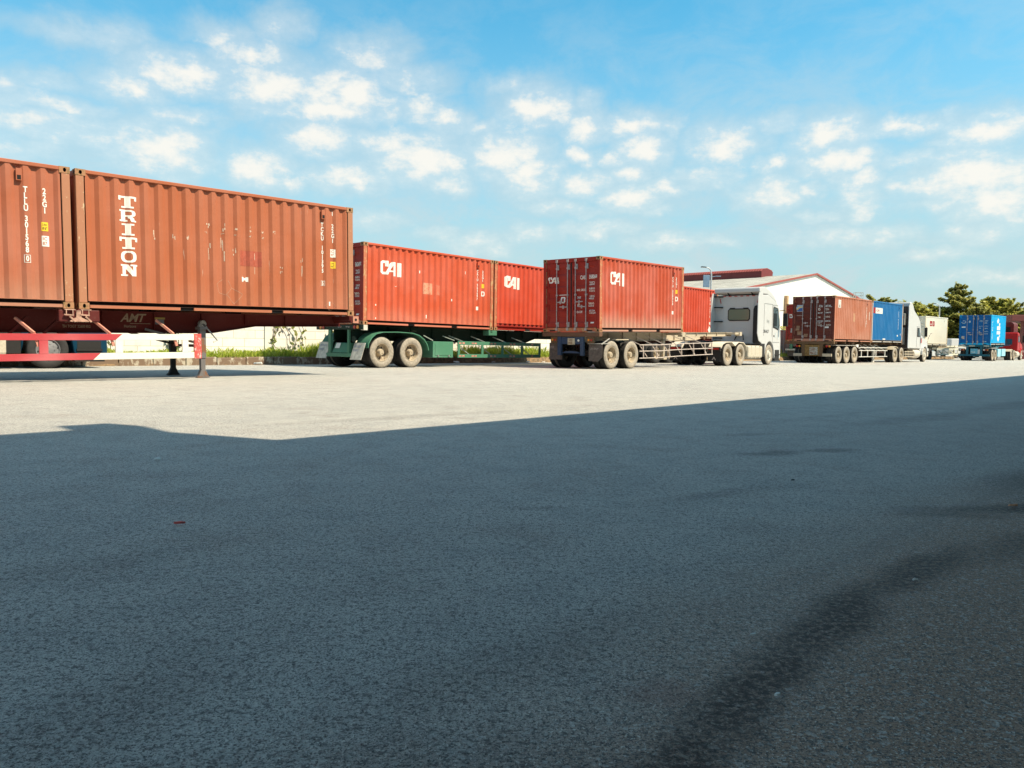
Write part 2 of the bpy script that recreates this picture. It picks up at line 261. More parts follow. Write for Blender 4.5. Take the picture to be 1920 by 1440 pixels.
# ------------------------------------------------------------------ mesh helpers
class MB:
    def __init__(s): s.v = []; s.f = []; s.m = []; s.st = []
    def add(s, vs, fs, m=0):
        s.st.append((len(s.v), len(s.f))); n = len(s.v); s.v += [tuple(p) for p in vs]; s.f += [tuple(i+n for i in f) for f in fs]; s.m += [m]*len(fs); return s
    def box(s, x0, x1, y0, y1, z0, z1, m=0):
        vs = [(x, y, z) for z in (z0, z1) for y in (y0, y1) for x in (x0, x1)]
        return s.add(vs, [(0, 2, 3, 1), (4, 5, 7, 6), (0, 1, 5, 4), (2, 6, 7, 3), (0, 4, 6, 2), (1, 3, 7, 5)], m)
    def bar(s, p, q, w, h=None, m=0):
        p, q = Vector(p), Vector(q); h = h or w; d = (q-p).normalized()
        ref = Vector((0, 0, 1)) if abs(d.z) < .95 else Vector((1, 0, 0))
        a = d.cross(ref).normalized()*(w/2); b = a.normalized().cross(d)*(h/2)
        vs = [o+i*a+j*b for o in (p, q) for i, j in ((-1, -1), (1, -1), (1, 1), (-1, 1))]
        return s.add(vs, [(0, 1, 2, 3), (7, 6, 5, 4), (0, 4, 5, 1), (1, 5, 6, 2), (2, 6, 7, 3), (3, 7, 4, 0)], m)
    def tube(s, pts, r, n=8, m=0):
        s.st.append((len(s.v), len(s.f))); pts = [Vector(p) for p in pts]; base = len(s.v); rs = r if isinstance(r, (list, tuple)) else [r]*len(pts)
        for i, p in enumerate(pts):
            d = (pts[min(i+1, len(pts)-1)]-pts[max(i-1, 0)]).normalized()
            ref = Vector((0, 0, 1)) if abs(d.z) < .9 else Vector((1, 0, 0))
            a = d.cross(ref).normalized(); b = a.cross(d)
            for k in range(n):
                t = 2*math.pi*k/n; s.v.append(tuple(p+(a*math.cos(t)+b*math.sin(t))*rs[i]))
        for i in range(len(pts)-1):
            for k in range(n):
                s.f.append((base+i*n+k, base+i*n+(k+1) % n, base+(i+1)*n+(k+1) % n, base+(i+1)*n+k)); s.m.append(m)
        s.f.append(tuple(base+k for k in range(n))[::-1]); s.m.append(m)
        s.f.append(tuple(base+(len(pts)-1)*n+k for k in range(n))); s.m.append(m); return s
    def prism(s, poly, y0, y1, m=0, axis='y'):
        """poly in (x,z) swept along y, or (x,y) swept along z, or (y,z) swept along x"""
        n = len(poly)
        P = {'y': lambda a, b, t: (a, t, b), 'z': lambda a, b, t: (a, b, t), 'x': lambda a, b, t: (t, a, b)}[axis]
        vs = [P(a, b, y0) for a, b in poly]+[P(a, b, y1) for a, b in poly]
        fs = [tuple(range(n)), tuple(range(2*n-1, n-1, -1))]+[(i, i+n, (i+1) % n+n, (i+1) % n) for i in range(n)]
        return s.add(vs, fs, m)
    def lathe(s, prof, c, n=32, m=0, sgn=1, mf=None, closed=True):
        """profile of (radius, y) turned about the y axis at c"""
        s.st.append((len(s.v), len(s.f))); base = len(s.v); K = len(prof)
        for k in range(n):
            t = 2*math.pi*k/n
            for r, y in prof: s.v.append((c[0]+r*math.cos(t), c[1]+y*sgn, c[2]+r*math.sin(t)))
        for k in range(n):
            k2 = (k+1) % n
            for i in range(K if closed else K-1):
                j = (i+1) % K; s.f.append((base+k*K+i, base+k*K+j, base+k2*K+j, base+k2*K+i)); s.m.append(mf(prof[i], prof[j]) if mf else m)
        return s
    def build(s, name, mats, parent=None, M=None, smooth=False, bevel=0, seg=2, label=None, fix=True, each=0):
        if each:      # every run of `each` primitives becomes an object of its own
            cut = s.st[::each]+[(len(s.v), len(s.f))]; o = None
            for (v0, f0), (v1, f1) in zip(cut, cut[1:]):
                c = MB(); c.v = s.v[v0:v1]; c.f = [tuple(i-v0 for i in f) for f in s.f[f0:f1]]; c.m = s.m[f0:f1]
                o = c.build(name, mats, parent, M, smooth, bevel, seg, label, fix)
            return o
        me = bpy.data.meshes.new(name); me.from_pydata(s.v, [], s.f)
        for t in (mats if isinstance(mats, (list, tuple)) else [mats]): me.materials.append(t)
        me.polygons.foreach_set('material_index', s.m)
        if fix:
            bm = bmesh.new(); bm.from_mesh(me); bmesh.ops.recalc_face_normals(bm, faces=bm.faces); bm.to_mesh(me); bm.free()
        if smooth:
            me.polygons.foreach_set('use_smooth', [True]*len(me.polygons))
            me.set_sharp_from_angle(angle=R(38))
        me.update()
        o = bpy.data.objects.new(name, me); COL.objects.link(o)
        if parent is not None: o.parent = parent
        if M is not None: o.matrix_local = M
        if bevel:
            b = o.modifiers.new('bevel', 'BEVEL'); b.width = bevel; b.segments = seg; b.limit_method = 'ANGLE'; b.angle_limit = R(35); b.harden_normals = False
        if label: o['label'] = label
        return o

def tag(o, label=None, cat=None, group=None, kind=None):
    if label: o['label'] = label
    if cat: o['category'] = cat
    if group: o['group'] = group
    if kind: o['kind'] = kind
    return o
def thing(name, label, cat, M, group=None):
    o = bpy.data.objects.new(name, None); COL.objects.link(o); o.empty_display_size = .3
    o.matrix_world = M; return tag(o, label, cat, group)
def copy_tree(o, parent=None):
    c = o.copy(); COL.objects.link(c)
    if parent is not None: c.parent = parent
    for ch in list(o.children): copy_tree(ch, c)
    return c
def frame(x, y, yaw, tilt=0, z=0):
    return Matrix.Translation((x, y, z)) @ Matrix.Rotation(R(yaw), 4, 'Z') @ Matrix.Rotation(-R(tilt), 4, 'Y')
def T(x, y, z): return Matrix.Translation((x, y, z))

# ---- lettering: flat outlines cut and laid onto the corrugations
def glyph_mesh(txt, size, xs=.8, bold=.0):
    cu = bpy.data.curves.new('t', 'FONT'); cu.body = txt; cu.size = size; cu.offset = bold; cu.resolution_u = 3
    ob = bpy.data.objects.new('t', cu); COL.objects.link(ob); dg = bpy.context.evaluated_depsgraph_get()
    me = ob.evaluated_get(dg).to_mesh(); vs = [(v.co.x*xs, v.co.y) for v in me.vertices]; fs = [tuple(p.vertices) for p in me.polygons]
    ob.evaluated_get(dg).to_mesh_clear(); COL.objects.unlink(ob); bpy.data.objects.remove(ob); bpy.data.curves.remove(cu)
    return vs, fs
def text_flat(txt, h, xs=.8, stacked=False, pitch=1.35, bold=.0, center=False):
    """outline in local (a right, b up), first line's top left at 0,0"""
    V, F = [], []; size = h/.70
    lines = list(txt) if stacked else [txt]
    for i, t in enumerate(lines):
        if t == ' ': continue
        vs, fs = glyph_mesh(t, size, xs, bold)
        if not vs: continue
        x0, x1 = min(a for a, b in vs), max(a for a, b in vs); off = -(x0+x1)/2 if (stacked or center) else 0
        n = len(V); V += [(a+off, b-h-i*h*pitch) for a, b in vs]; F += [tuple(k+n for k in f) for f in fs]
    return V, F
def polys_flat(polys, w, h, x0=0, y0=0):
    V, F = [], []
    for p in polys:
        n = len(V); V += [(x0+a*w, y0+(b-1)*h) for a, b in p]; F.append(tuple(range(n, n+len(p))))
    return V, F
def lay(parts, name, mat, parent, cuts=None, depth=None, mode='side', off=.004, label=None, M=None):
    """parts: list of (V,F,a0,b0). mode side: a -> x, b -> z on plane y=0 ; rear: a -> -y from a0"""
    if cuts is None and 1 < len(parts) < 8:
        for p in parts: o = lay([p], name, mat, parent, None, depth, mode, off, label, M)
        return o
    bm = bmesh.new()
    for V, F, a0, b0 in parts:
        vs = [bm.verts.new((a0+a, 0, b0+b)) for a, b in V]
        for f in F:
            try: bm.faces.new([vs[i] for i in f])
            except ValueError: pass
    if cuts:
        ax = 0 if mode == 'side' else 2
        lo = min(v.co[ax] for v in bm.verts); hi = max(v.co[ax] for v in bm.verts); no = (1, 0, 0) if ax == 0 else (0, 0, 1)
        for c in cuts:
            if lo < c < hi:
                p = (c, 0, 0) if ax == 0 else (0, 0, c)
                bmesh.ops.bisect_plane(bm, geom=bm.verts[:]+bm.edges[:]+bm.faces[:], plane_co=p, plane_no=no)
    for v in bm.verts:
        d = (depth(v.co.x if mode == 'side' else v.co.z) if depth else 0) - off
        if mode == 'side': v.co = (v.co.x, d, v.co.z)
        else: v.co = (d, -v.co.x, v.co.z)
    me = bpy.data.meshes.new(name); bm.to_mesh(me); bm.free(); me.materials.append(mat)
    o = bpy.data.objects.new(name, me); COL.objects.link(o); o.parent = parent
    if M is not None: o.matrix_local = M
    if label: o['label'] = label
    return o
SLAB = {
 'T': [[(0, .84), (1, .84), (1, 1), (0, 1)], [(0, .64), (.14, .64), (.14, .84), (0, .84)], [(.86, .64), (1, .64), (1, .84), (.86, .84)], [(.36, .14), (.64, .14), (.64, .84), (.36, .84)], [(.18, 0), (.82, 0), (.82, .14), (.18, .14)]],
 'I': [[(.14, .86), (.86, .86), (.86, 1), (.14, 1)], [(.35, .14), (.65, .14), (.65, .86), (.35, .86)], [(.14, 0), (.86, 0), (.86, .14), (.14, .14)]],
 'R': [[(0, .86), (.37, .86), (.37, 1), (0, 1)], [(.11, .14), (.37, .14), (.37, .86), (.11, .86)], [(0, 0), (.48, 0), (.48, .14), (0, .14)], [(.37, .86), (.68, .86), (.68, 1), (.37, 1)], [(.37, .42), (.68, .42), (.68, .55), (.37, .55)],
       [(.68, 1), (.88, .93), (.97, .80), (.97, .62), (.88, .49), (.68, .42), (.68, .55), (.73, .62), (.73, .80), (.68, .86)], [(.50, .42), (.74, .42), (.86, .30), (.88, .14), (1, .14), (1, 0), (.70, 0), (.64, .10), (.62, .24), (.50, .30)]],
 'N': [[(.12, .14), (.32, .14), (.32, .64), (.32, .86), (.12, .86)], [(0, 0), (.44, 0), (.44, .14), (0, .14)], [(0, .86), (.32, .86), (.32, 1), (0, 1)], [(.32, 1), (.46, 1), (.72, .46), (.72, 0), (.66, 0), (.32, .64)], [(.72, 0), (.92, 0), (.92, .86), (.72, .86)], [(.56, .86), (1, .86), (1, 1), (.56, 1)]],
}
def ring_polys(n=20):
    out = []
    for k in range(n):
        a, b = 2*math.pi*k/n, 2*math.pi*(k+1)/n
        q = lambda r1, r2, t: (.5+r1*math.copysign(abs(math.cos(t))**.8, math.cos(t)), .5+r2*math.copysign(abs(math.sin(t))**.8, math.sin(t)))
        out.append([q(.47, .5, a), q(.47, .5, b), q(.24, .34, b), q(.24, .34, a)])
    return out
SLAB['O'] = ring_polys()
CAI = [[(0, .20), (0, .86), (.10, .97), (.38, .97), (.38, .60), (.24, .60), (.24, .81), (.15, .81), (.15, .25), (.26, .25), (.36, .09), (.09, .09)],
       [(.26, .25), (.47, .80), (.56, .93), (.62, .93), (.62, .72), (.50, .38), (.46, .28), (.36, .09)], [(.62, .93), (.74, .93), (.74, .02), (.62, .02)],
       [(.46, .28), (.50, .38), (.62, .38), (.62, .28)], [(.84, .92), (1, .90), (1, 0), (.84, 0)]]
DLOGO = [[(0, 0), (.30, 0), (.30, 1), (0, 1)], [(.30, .8), (.62, .8), (.80, 1), (.30, 1)], [(.30, 0), (.80, 0), (.62, .2), (.30, .2)], [(.62, .2), (.80, 0), (1, .25), (1, .75), (.80, 1), (.62, .8), (.72, .65), (.72, .35)]]

# ------------------------------------------------------------------ shipping container (20 ft)
LEN, WID, HGT = 6.058, 2.438, 2.591
X0, X1 = .165, LEN-.165
NW = 21; PIT = (X1-X0)/NW
PROF = [(X0, .016)]
for i in range(NW):
    a = X0+i*PIT; PROF += [(a+.036, .016), (a+.104, .062), (a+.170, .062), (a+.238, .016)]
PROF.append((X1, .016))
def sdepth(x):
    for (a, d), (b, e) in zip(PROF, PROF[1:]):
        if a <= x <= b: return d+(e-d)*((x-a)/max(b-a, 1e-6))
    return .016
SCUTS = [p[0] for p in PROF]
DZ0, DZ1 = .24, 2.36
DPROF = [(DZ0, .032)]
for i in range(5):
    a = DZ0+.05+i*.42; DPROF += [(a+.02, .032), (a+.08, .062), (a+.25, .062), (a+.31, .032)]
DPROF.append((DZ1, .032))
def ddepth(z):
    for (a, d), (b, e) in zip(DPROF, DPROF[1:]):
        if a <= z <= b: return d+(e-d)*((z-a)/max(b-a, 1e-6))
    return .032
DCUTS = [p[0] for p in DPROF]

def casting(mb, x0, x1, y0, y1, z0, z1, hx=False, hy=True):
    """corner casting with a real oval hole in its side (y0) face and end (x0) face"""
    def face(o, a, b, n, w, h, rw, rh, hole, inv=False):
        if not hole:
            mb.add([o, o+a*w, o+a*w+b*h, o+b*h], [(0, 1, 2, 3)]); return
        c = o+a*(w/2)+b*(h/2); ov = [c+a*(math.cos(t)*rw)+b*(math.sin(t)*rh) for t in [math.pi*(k+.5)/4 for k in range(8)]]
        # ov0 right-up, ov1 up-right, ov2 up-left, ov3 left-up, ov4 left-down, ov5 down-left, ov6 down-right, ov7 right-down
        co_ = [o, o+a*w, o+a*w+b*h, o+b*h]
        V = co_+ov+[p+n*.05 for p in ov]
        F = [(1, 2, 4, 11), (2, 3, 6, 5), (2, 5, 4), (3, 0, 8, 7), (3, 7, 6), (0, 1, 10, 9), (0, 9, 8), (1, 11, 10)]
        mb.add(V, F, 0); mb.add(ov+[p+n*.05 for p in ov], [(k, (k+1) % 8, (k+1) % 8+8, k+8) for k in range(8)]+[tuple(range(8, 16))], 1)
    X, Y, Z = Vector((1, 0, 0)), Vector((0, 1, 0)), Vector((0, 0, 1)); w, d, h = x1-x0, y1-y0, z1-z0
    face(Vector((x0, y0, z0)), X, Z, Y, w, h, .028, .040, hy == 'near')
    face(Vector((x0, y1, z0)), X, Z, -Y, w, h, .028, .040, False)
    face(Vector((x0, y0, z0)), Y, Z, X, d, h, .028, .040, hx == 'rear')
    face(Vector((x1, y0, z0)), Y, Z, -X, d, h, .028, .040, False)
    face(Vector((x0, y0, z0)), X, Y, Z, w, d, .02, .03, False); face(Vector((x0, y0, z1)), X, Y, -Z, w, d, .02, .03, False)

def container(label, M, u, zb, pm, postm, castm, group, doors=True, sides=(), rear=(), sill='out', sillm=None, doorm=None, extra=None):
    c = thing('shipping_container', label, 'container', M @ T(u, 0, zb), group)
    zs = [.158, .7, 1.3, 1.9, 2.522]
    for near in (1, 0):
        mb = MB(); K = len(PROF)
        if sill != 'out': zs[0] = .27
        for z in zs:
            for x, d in PROF: mb.v.append((x, d if near else WID-d, z))
        for j in range(len(zs)-1):
            for i in range(K-1): mb.f.append((j*K+i, j*K+i+1, (j+1)*K+i+1, (j+1)*K+i)); mb.m.append(0)
        mb.build('side_panel', pm, c, fix=False)
        y = (lambda a: a) if near else (lambda a: WID-a)
        q = lambda mb, x0, x1, a, b, z0, z1: mb.box(x0, x1, min(y(a), y(b)), max(y(a), y(b)), z0, z1)
        t = MB(); q(t, .178, LEN-.178, .003, .075, 2.52, 2.588); t.build('top_rail', pm, c, bevel=.008)
        s = MB(); so_ = 0.0 if sill == 'out' else .05
        q(s, .17, LEN-.17, .004 if sill == 'out' else .10, .13, .150, .158); q(s, .18, LEN-.18, .12, .13, .085, .150)
        if sill != 'out': q(s, .17, LEN-.17, .07, .12, .158, .30)
        pk = [.19, 1.88, 2.16, 3.90, 4.18, LEN-.19]
        for a, b in ((0, 1), (2, 3), (4, 5)): q(s, pk[a], pk[b], .004+so_, .14, .022, .078)
        s.build('bottom_rail', sillm or pm, c)
        if sill == 'out': h = MB(); q(h, .175, LEN-.175, .010, .119, .1475, .1498); q(h, .18, LEN-.18, .112, .119, .086, .147); q(h, .18, LEN-.18, .012, .112, .0785, .0865); h.build('rail_recess_shade', RAIL_SHADE, c)  # dark strips paint the shade inside the rail recess
        h = MB()
        for a, b in ((1.88, 2.16), (3.90, 4.18)): q(h, a+.002, b-.002, .045, .4, .024, .084)
        h.build('forklift_pocket', HOLE, c, each=1)
        for x0 in (0, LEN-.15):
            p = MB(); q(p, x0+.004, x0+.146, .004, .13, .118, HGT-.118); p.build('corner_post', postm, c, bevel=.012)
    for xi in (0, 1):
        for yi in (0, 1):
            for zi in (0, 1):
                k = MB(); x0 = 0 if xi == 0 else LEN-.178; y0 = 0 if yi == 0 else WID-.162; z0 = 0 if zi == 0 else HGT-.118
                casting(k, x0, x0+.178, y0, y0+.162, z0, z0+.118, hx='rear' if xi == 0 else False, hy='near' if yi == 0 else False)
                k.build('corner_casting', [castm, HOLE], c, fix=False)
    rf = MB(); K = len(PROF)
    for yy in (.07, WID-.07):
        for x, d in PROF: rf.v.append((x, yy, 2.575-d*.6))
    for i in range(K-1): rf.f.append((i, i+1, K+i+1, K+i)); rf.m.append(0)
    rf.build('roof', pm, c, fix=False)
    fl = MB(); fl.box(.18, LEN-.18, .135, WID-.135, .10, .145); fl.build('floor', DARK, c)
    # front end
    fe = MB(); n = 8
    fe.box(LEN-.06, LEN-.02, .13, WID-.13, .118, 2.47)
    for k in range(n):
        y0 = .20+k*(WID-.4)/n; fe.box(LEN-.02, LEN-.004, y0, y0+.14, .2, 2.4)
    fe.box(LEN-.12, LEN-.006, .162, WID-.162, 2.47, 2.58); fe.box(LEN-.12, LEN-.006, .162, WID-.162, .01, .118); fe.build('front_wall', pm, c)
    dm = doorm or pm
    if doors:
        h = MB(); h.box(.006, .1, .162, WID-.162, 2.44, 2.582); h.build('door_header', dm, c, bevel=.006)
        for yy in (.008, WID-.122):
            h = MB(); h.box(-.001, .004, yy, yy+.114, .119, HGT-.119); h.build('post_shade_face', dm, c)  # thin plate, darkened for the shade on the post's rear face
        h = MB(); h.box(.006, .1, .162, WID-.162, .012, .15); h.box(.001, .0055, .30, .55, .02, .07, 1); h.box(.001, .0055, WID-.55, WID-.30, .02, .07, 1); h.build('door_sill', [postm, HOLE], c)
        for side in (0, 1):
            ya, yb = (.15, WID/2-.004) if side == 0 else (WID/2+.004, WID-.15)
            d = MB(); d.box(.03, .075, ya, ya+.075, .165, 2.43); d.box(.03, .075, yb-.075, yb, .165, 2.43)
            d.box(.03, .075, ya+.075, yb-.075, .165, DZ0); d.box(.03, .075, ya+.075, yb-.075, DZ1, 2.43)
            base = len(d.v)
            for z, x in DPROF: d.v += [(x, ya+.075, z), (x, yb-.075, z)]
            for i in range(len(DPROF)-1): d.f.append((base+2*i, base+2*i+1, base+2*i+3, base+2*i+2)); d.m.append(0)
            leaf = d.build('door', dm, c, fix=False)
            g = MB(); g.box(.018, .03, ya-.008 if side else yb-.02, ya+.02 if side else yb+.003, .17, 2.42); g.build('door_gasket', BLACK, leaf)
            for yy in ((ya+.42, ya+.87) if side == 0 else (yb-.93, yb-.46)):
                b = MB(); yc = yy
                b.tube([(-.012, yc, .07), (-.012, yc, 2.53)], .018, 8)
                for z in (.30, 1.30, 2.24): b.box(-.022, .03, yc-.035, yc+.035, z-.03, z+.03)
                for z in (.10, 2.50): b.box(-.035, .005, yc-.04, yc+.04, z-.05, z+.05)
                for z in (.26, 2.28): b.box(.0, .029, yc-.075, yc-.01, z-.09, z+.09)
                b.build('locking_bar', BARS, leaf)
                hz = .88 if (yy < ya+.6) else 1.05
                hd = MB(); sg = -1 if side else 1
                hd.bar((-.03, yc, hz), (-.03, yc+(.33 if hz < 1 else -.33), hz+.01), .02, .035); hd.bar((-.02, yc+(.17 if hz < 1 else -.17), hz-.06), (-.02, yc+(.17 if hz < 1 else -.17), hz+.06), .05, .03)
                hd.build('door_handle', BARS, leaf)
            hg = MB(); yh = .11 if side == 0 else WID-.11
            for z in (.35, .95, 1.6, 2.2): hg.box(-.004, .03, yh-.05, yh+.05, z-.05, z+.05)
            hg.build('hinge', dm, leaf, each=1)
    else:
        fe = MB(); fe.box(.02, .06, .13, WID-.13, .118, 2.47); fe.box(.006, .12, .162, WID-.162, 2.47, 2.58); fe.box(.006, .12, .162, WID-.162, .01, .118); fe.build('end_wall', pm, c)
    vt = MB()
    for x in (LEN-.86,):
        for yy in (0,): vt.box(x, x+.09, .002, .04, 2.24, 2.45); vt.box(x+.015, x+.075, -.001, .0019, 2.255, 2.33, 1)
    vt.build('vent', [pm, HOLE], c)
    for it in sides: lay(it['p'], it.get('n', 'lettering'), it.get('m', WHITE), c, SCUTS, sdepth, 'side', it.get('off', .004))
    for it in rear: lay([(V, F, a0, b0) for V, F, a0, b0 in it['p']], it.get('n', 'lettering'), it.get('m', WHITE), c, DCUTS, ddepth, 'rear', it.get('off', .004))
    return c
def vt(txt, x, z, h, xs=.62, pitch=1.28, bold=.045): V, F = text_flat(txt, h, xs*1.22, True, pitch, bold*h); return (V, F, x, z)
def ht(txt, x, z, h, xs=.72, bold=.025): V, F = text_flat(txt, h, xs, False, 1, bold*h); return (V, F, x, z)
def rect(x0, z0, w, h): return ([(0, 0), (w, 0), (w, h), (0, h)], [(0, 1, 2, 3)], x0, z0)
def logo(polys, x, ztop, w, h): V, F = polys_flat(polys, w, h); return (V, F, x, ztop)
def frame_box(x, z, w, h, t=.008): return [rect(x, z, w, t), rect(x, z+h-t, w, t), rect(x, z+t, t, h-2*t), rect(x+w-t, z+t, t, h-2*t)]

# ------------------------------------------------------------------ wheels
TYRE = [(.285, .035), (.33, .006), (.40, 0), (.46, .012), (.492, .034), (.502, .06)]
for g in (.095, .14, .185): TYRE += [(.502, g-.008), (.488, g-.006), (.488, g+.006), (.502, g+.008)]
TYRE += [(.502, .22), (.492, .246), (.46, .268), (.40, .28), (.33, .274), (.285, .245)]
def wheel(parent, x, y, zc, side=1, dual=True, wall=None, rim=None, front=False, rad=.5, seg=32, lugs=False):
    """side 1: outer face towards -y. y is the outer face"""
    k = rad/.502; mb = MB(); wall = wall or SIDEW; rim = rim or RIMD
    pf = [(r*k, yy*k) for r, yy in TYRE]
    mf = lambda a, b: 1 if min(a[0], b[0]) > .47*k else 0
    mb.lathe(pf, (x, y, zc), seg, sgn=side, mf=mf)
    if dual: mb.lathe([(r, yy+.31) for r, yy in pf], (x, y, zc), seg, sgn=side, mf=lambda a, b: 1)
    if lugs:
        for i in range(44):
            t = 2*math.pi*i/44
            for ya in (.045, .195):
                c = Vector((x+math.cos(t)*.502*k, y+side*(ya+.02)*k, zc+math.sin(t)*.502*k)); d = Vector((math.cos(t), 0, math.sin(t)))
                mb.bar(c-d*.012, c+d*.010, .03, .05, 1)
    w = mb.build('wheel', [wall, TREAD], parent, smooth=True)
    r = MB()
    if front: p = [(.292, .05), (.292, .02), (.275, .022), (.262, .055), (.20, .035), (.135, .02), (.125, -.03), (.07, -.045), (.0, -.045)]
    else: p = [(.292, .05), (.292, .015), (.278, .02), (.262, .07), (.245, .17), (.215, .185), (.125, .19), (.115, .10), (.10, .05), (.085, .03), (0, .03)]
    r.lathe([(a*k, b*k) for a, b in p], (x, y, zc), 28, sgn=side, closed=False)
    ro = .19*k if not front else .235*k; yo = (.186 if not front else .046)*k
    for i in range(8):
        t = 2*math.pi*i/8+.2; cx, cz = x+math.cos(t)*ro, zc+math.sin(t)*ro; rr = .027*k if not front else .02*k
        pts = [(cx+math.cos(2*math.pi*j/8)*rr, cz+math.sin(2*math.pi*j/8)*rr) for j in range(8)]
        ya, yb = y+side*(yo-.006), y+side*(yo+.01); r.prism(pts, min(ya, yb), max(ya, yb), 1)
    for i in range(10):
        t = 2*math.pi*i/10; ro2 = .15*k; cx, cz = x+math.cos(t)*ro2, zc+math.sin(t)*ro2; ya = y+side*((.19 if not front else .028)*k-.03); yb = y+side*(.19 if not front else .03)*k
        r.box(cx-.011, cx+.011, min(ya, yb), max(ya, yb), cz-.011, cz+.011, 0)
    r.build('rim', [rim, HOLE], w, smooth=True)
    return w

# ------------------------------------------------------------------ semi trailer
def trailer(label, M, tilt, zb, L, axles, beam, bm, group, lowz=.93, ramp_=(2.7, 3.8, 1.12), flaps=True, wall=None, rim=None, beam_y=.72, bumperm=None, lugs=False, legs=None, legm=None, rearm=None, name='semi_trailer', outr=True, duals=True):
    t = thing(name, label, 'trailer', M, group)
    tn = math.tan(R(tilt)); g = lambda u: -u*tn
    top = zb-.012
    for yy in (beam_y, WID-beam_y-.03):
        b = MB(); a, c, hz = ramp_
        poly = [(-.0+.13, top), (L, top), (L, hz+.02), (c, hz), (a, lowz), (.13, lowz)]
        b.prism(poly, yy, yy+.02)
        b.box(.13, L, yy-.06, yy+.08, top, top+.01)
        b.bar((.13, yy+.01, lowz-.006), (a, yy+.01, lowz-.006), .14, .012); b.bar((a, yy+.01, lowz-.006), (c, yy+.01, hz-.006), .14, .012); b.bar((c, yy+.01, hz-.006), (L, yy+.01, hz+.014), .14, .012)
        for k in range(int((L-.5)/1.0)): b.box(.6+k*1.0, .615+k*1.0, yy-.05, yy, (lowz if .6+k < a else hz+.01)+.01, top-.002)
        b.build('main_beam', bm, t)
    x = MB()
    for k in range(int(L/1.35)+1):
        u = .5+k*1.35
        if u < L-.2: x.box(u, u+.08, beam_y+.02, WID-beam_y-.03, top-.2, top-.08)
        if outr and u < L-.2: x.box(u, u+.07, .04, beam_y-.002, top-.10, top-.012); x.box(u, u+.07, WID-beam_y+.002, WID-.04, top-.10, top-.012)
    x.build('crossmember', bm, t, each=1)
    # bolsters with twist locks
    def bolster(u, w=.16, d=.16, mat=None):
        b = MB(); b.box(u, u+w, -.01, WID+.01, zb-d, zb-.008); b.build('bolster', mat or bm, t, bevel=.008)
    bolster(-.03, .20, .155, rearm)
    for u in beam:
        if 0 < u <= L: bolster(u-.14, .12, .12)
    for u in axles:
        zc = .5+g(u)
        ax = MB(); ax.tube([(u, .3, zc), (u, WID-.3, zc)], .075, 10); ax.box(u-.07, u+.07, .66, .8, zc, lowz); ax.box(u-.07, u+.07, WID-.8, WID-.66, zc, lowz); ax.build('axle', DARK, t)
        wheel(t, u, 0.0, zc, 1, duals, wall, rim, lugs=lugs); wheel(t, u, WID, zc, -1, duals, wall, rim)
    if axles:
        sp_ = MB()
        for yy in (.72, WID-.78): sp_.bar((axles[0]-.5, yy, .62+g(axles[0])), (axles[-1]+.5, yy, .60+g(axles[-1])), .08, .10)
        sp_.build('suspension_beam', DARK, t, each=1)
    if legs:
        for yy in (.38, WID-.50):
            l = MB(); zf = g(legs)
            l.box(legs, legs+.13, yy, yy+.12, .42+zf, 1.0); l.box(legs+.015, legs+.115, yy+.012, yy+.108, .10+zf, .42+zf)
            l.prism([(legs-.08, zf+.005), (legs+.21, zf+.005), (legs+.16, zf+.06), (legs+.105, zf+.19), (legs+.025, zf+.19), (legs-.03, zf+.06)], yy+.0, yy+.12, 0)
            l.box(legs-.02, legs+.15, yy-.05, yy+.19, 1.0, 1.06)
            l.bar((legs, yy+.06, .70), (legs-1.0, yy+.35, 1.0), .05, .05, 0)
            l.build('landing_leg', (legm or bm) if yy < 1 else DARK, t, bevel=.006)  # far leg takes dark steel to carry its shade
        cr = MB(); cr.box(legs+.03, legs+.09, .5, WID-.5, .62, .68); cr.build('leg_brace', bm, t)
    return t
def flap(parent, u, y0, y1, z0, z1, mat, lean=.0, txt=None, shape=0, tc=WHITE):
    f = MB(); poly = [(y0, z0), (y1, z0), (y1, z1), (y0, z1)]
    if shape: poly = [(y0-.02, z0+.16), (y0+.16, z0), (y1, z0+.02), (y1, z1), (y0-.02, z1)]
    vs = [(u-lean*(z1-z), y, z) for y, z in poly]+[(u-lean*(z1-z)+.012, y, z) for y, z in poly]; n = len(poly)
    f.add(vs, [tuple(range(n)), tuple(range(2*n-1, n-1, -1))]+[(i, (i+1) % n, (i+1) % n+n, i+n) for i in range(n)])
    o = f.build('mud_flap', mat, parent)
    if txt:
        lay([(lambda VF, a, b: (VF[0], VF[1], a, b))(text_flat(s, hh, .6, False), -(y1-.05), zz) for s, hh, zz in txt], 'lettering', tc, o, None, lambda z: u-lean*(z1-z), 'rear', .004)
    return o
def small(name, mb, mat, parent, **k): return mb.build(name, mat, parent, **k)

G_CONT = 'containers standing on the parked trailers'; G_TRA = 'semi trailers parked across the yard'
# paints
P_TRI = paint('brown_red_paint', (.36, .108, .050, 1), rust=.05, dirtamt=.10, fade=.16, scratch=.5, seed=1.3, lowdirt=.1)
P_TRI2 = paint('brown_red_paint_faded', (.355, .108, .055, 1), rust=.04, dirtamt=.10, fade=.2, scratch=.12, seed=5.1, lowdirt=.3)
P_POST = worn('scuffed_post_paint', (.36, .15, .078, 1), (.52, .36, .22, 1), .18, 11)
P_POSTR = worn('rusty_post_paint', (.34, .15, .08, 1), (.22, .14, .07, 1), .45, 8)
P_CAST = worn('rusty_casting', (.34, .16, .075, 1), (.20, .12, .045, 1), .5, 16)
P_CAI = paint('orange_red_paint', (.48, .078, .032, 1), rust=.10, dirtamt=.26, fade=.26, scratch=.25, seed=2.2, lowdirt=.25)
P_CAI2 = paint('bright_red_paint', (.50, .064, .030, 1), rust=.08, dirtamt=.24, fade=.22, scratch=.2, seed=7.7)
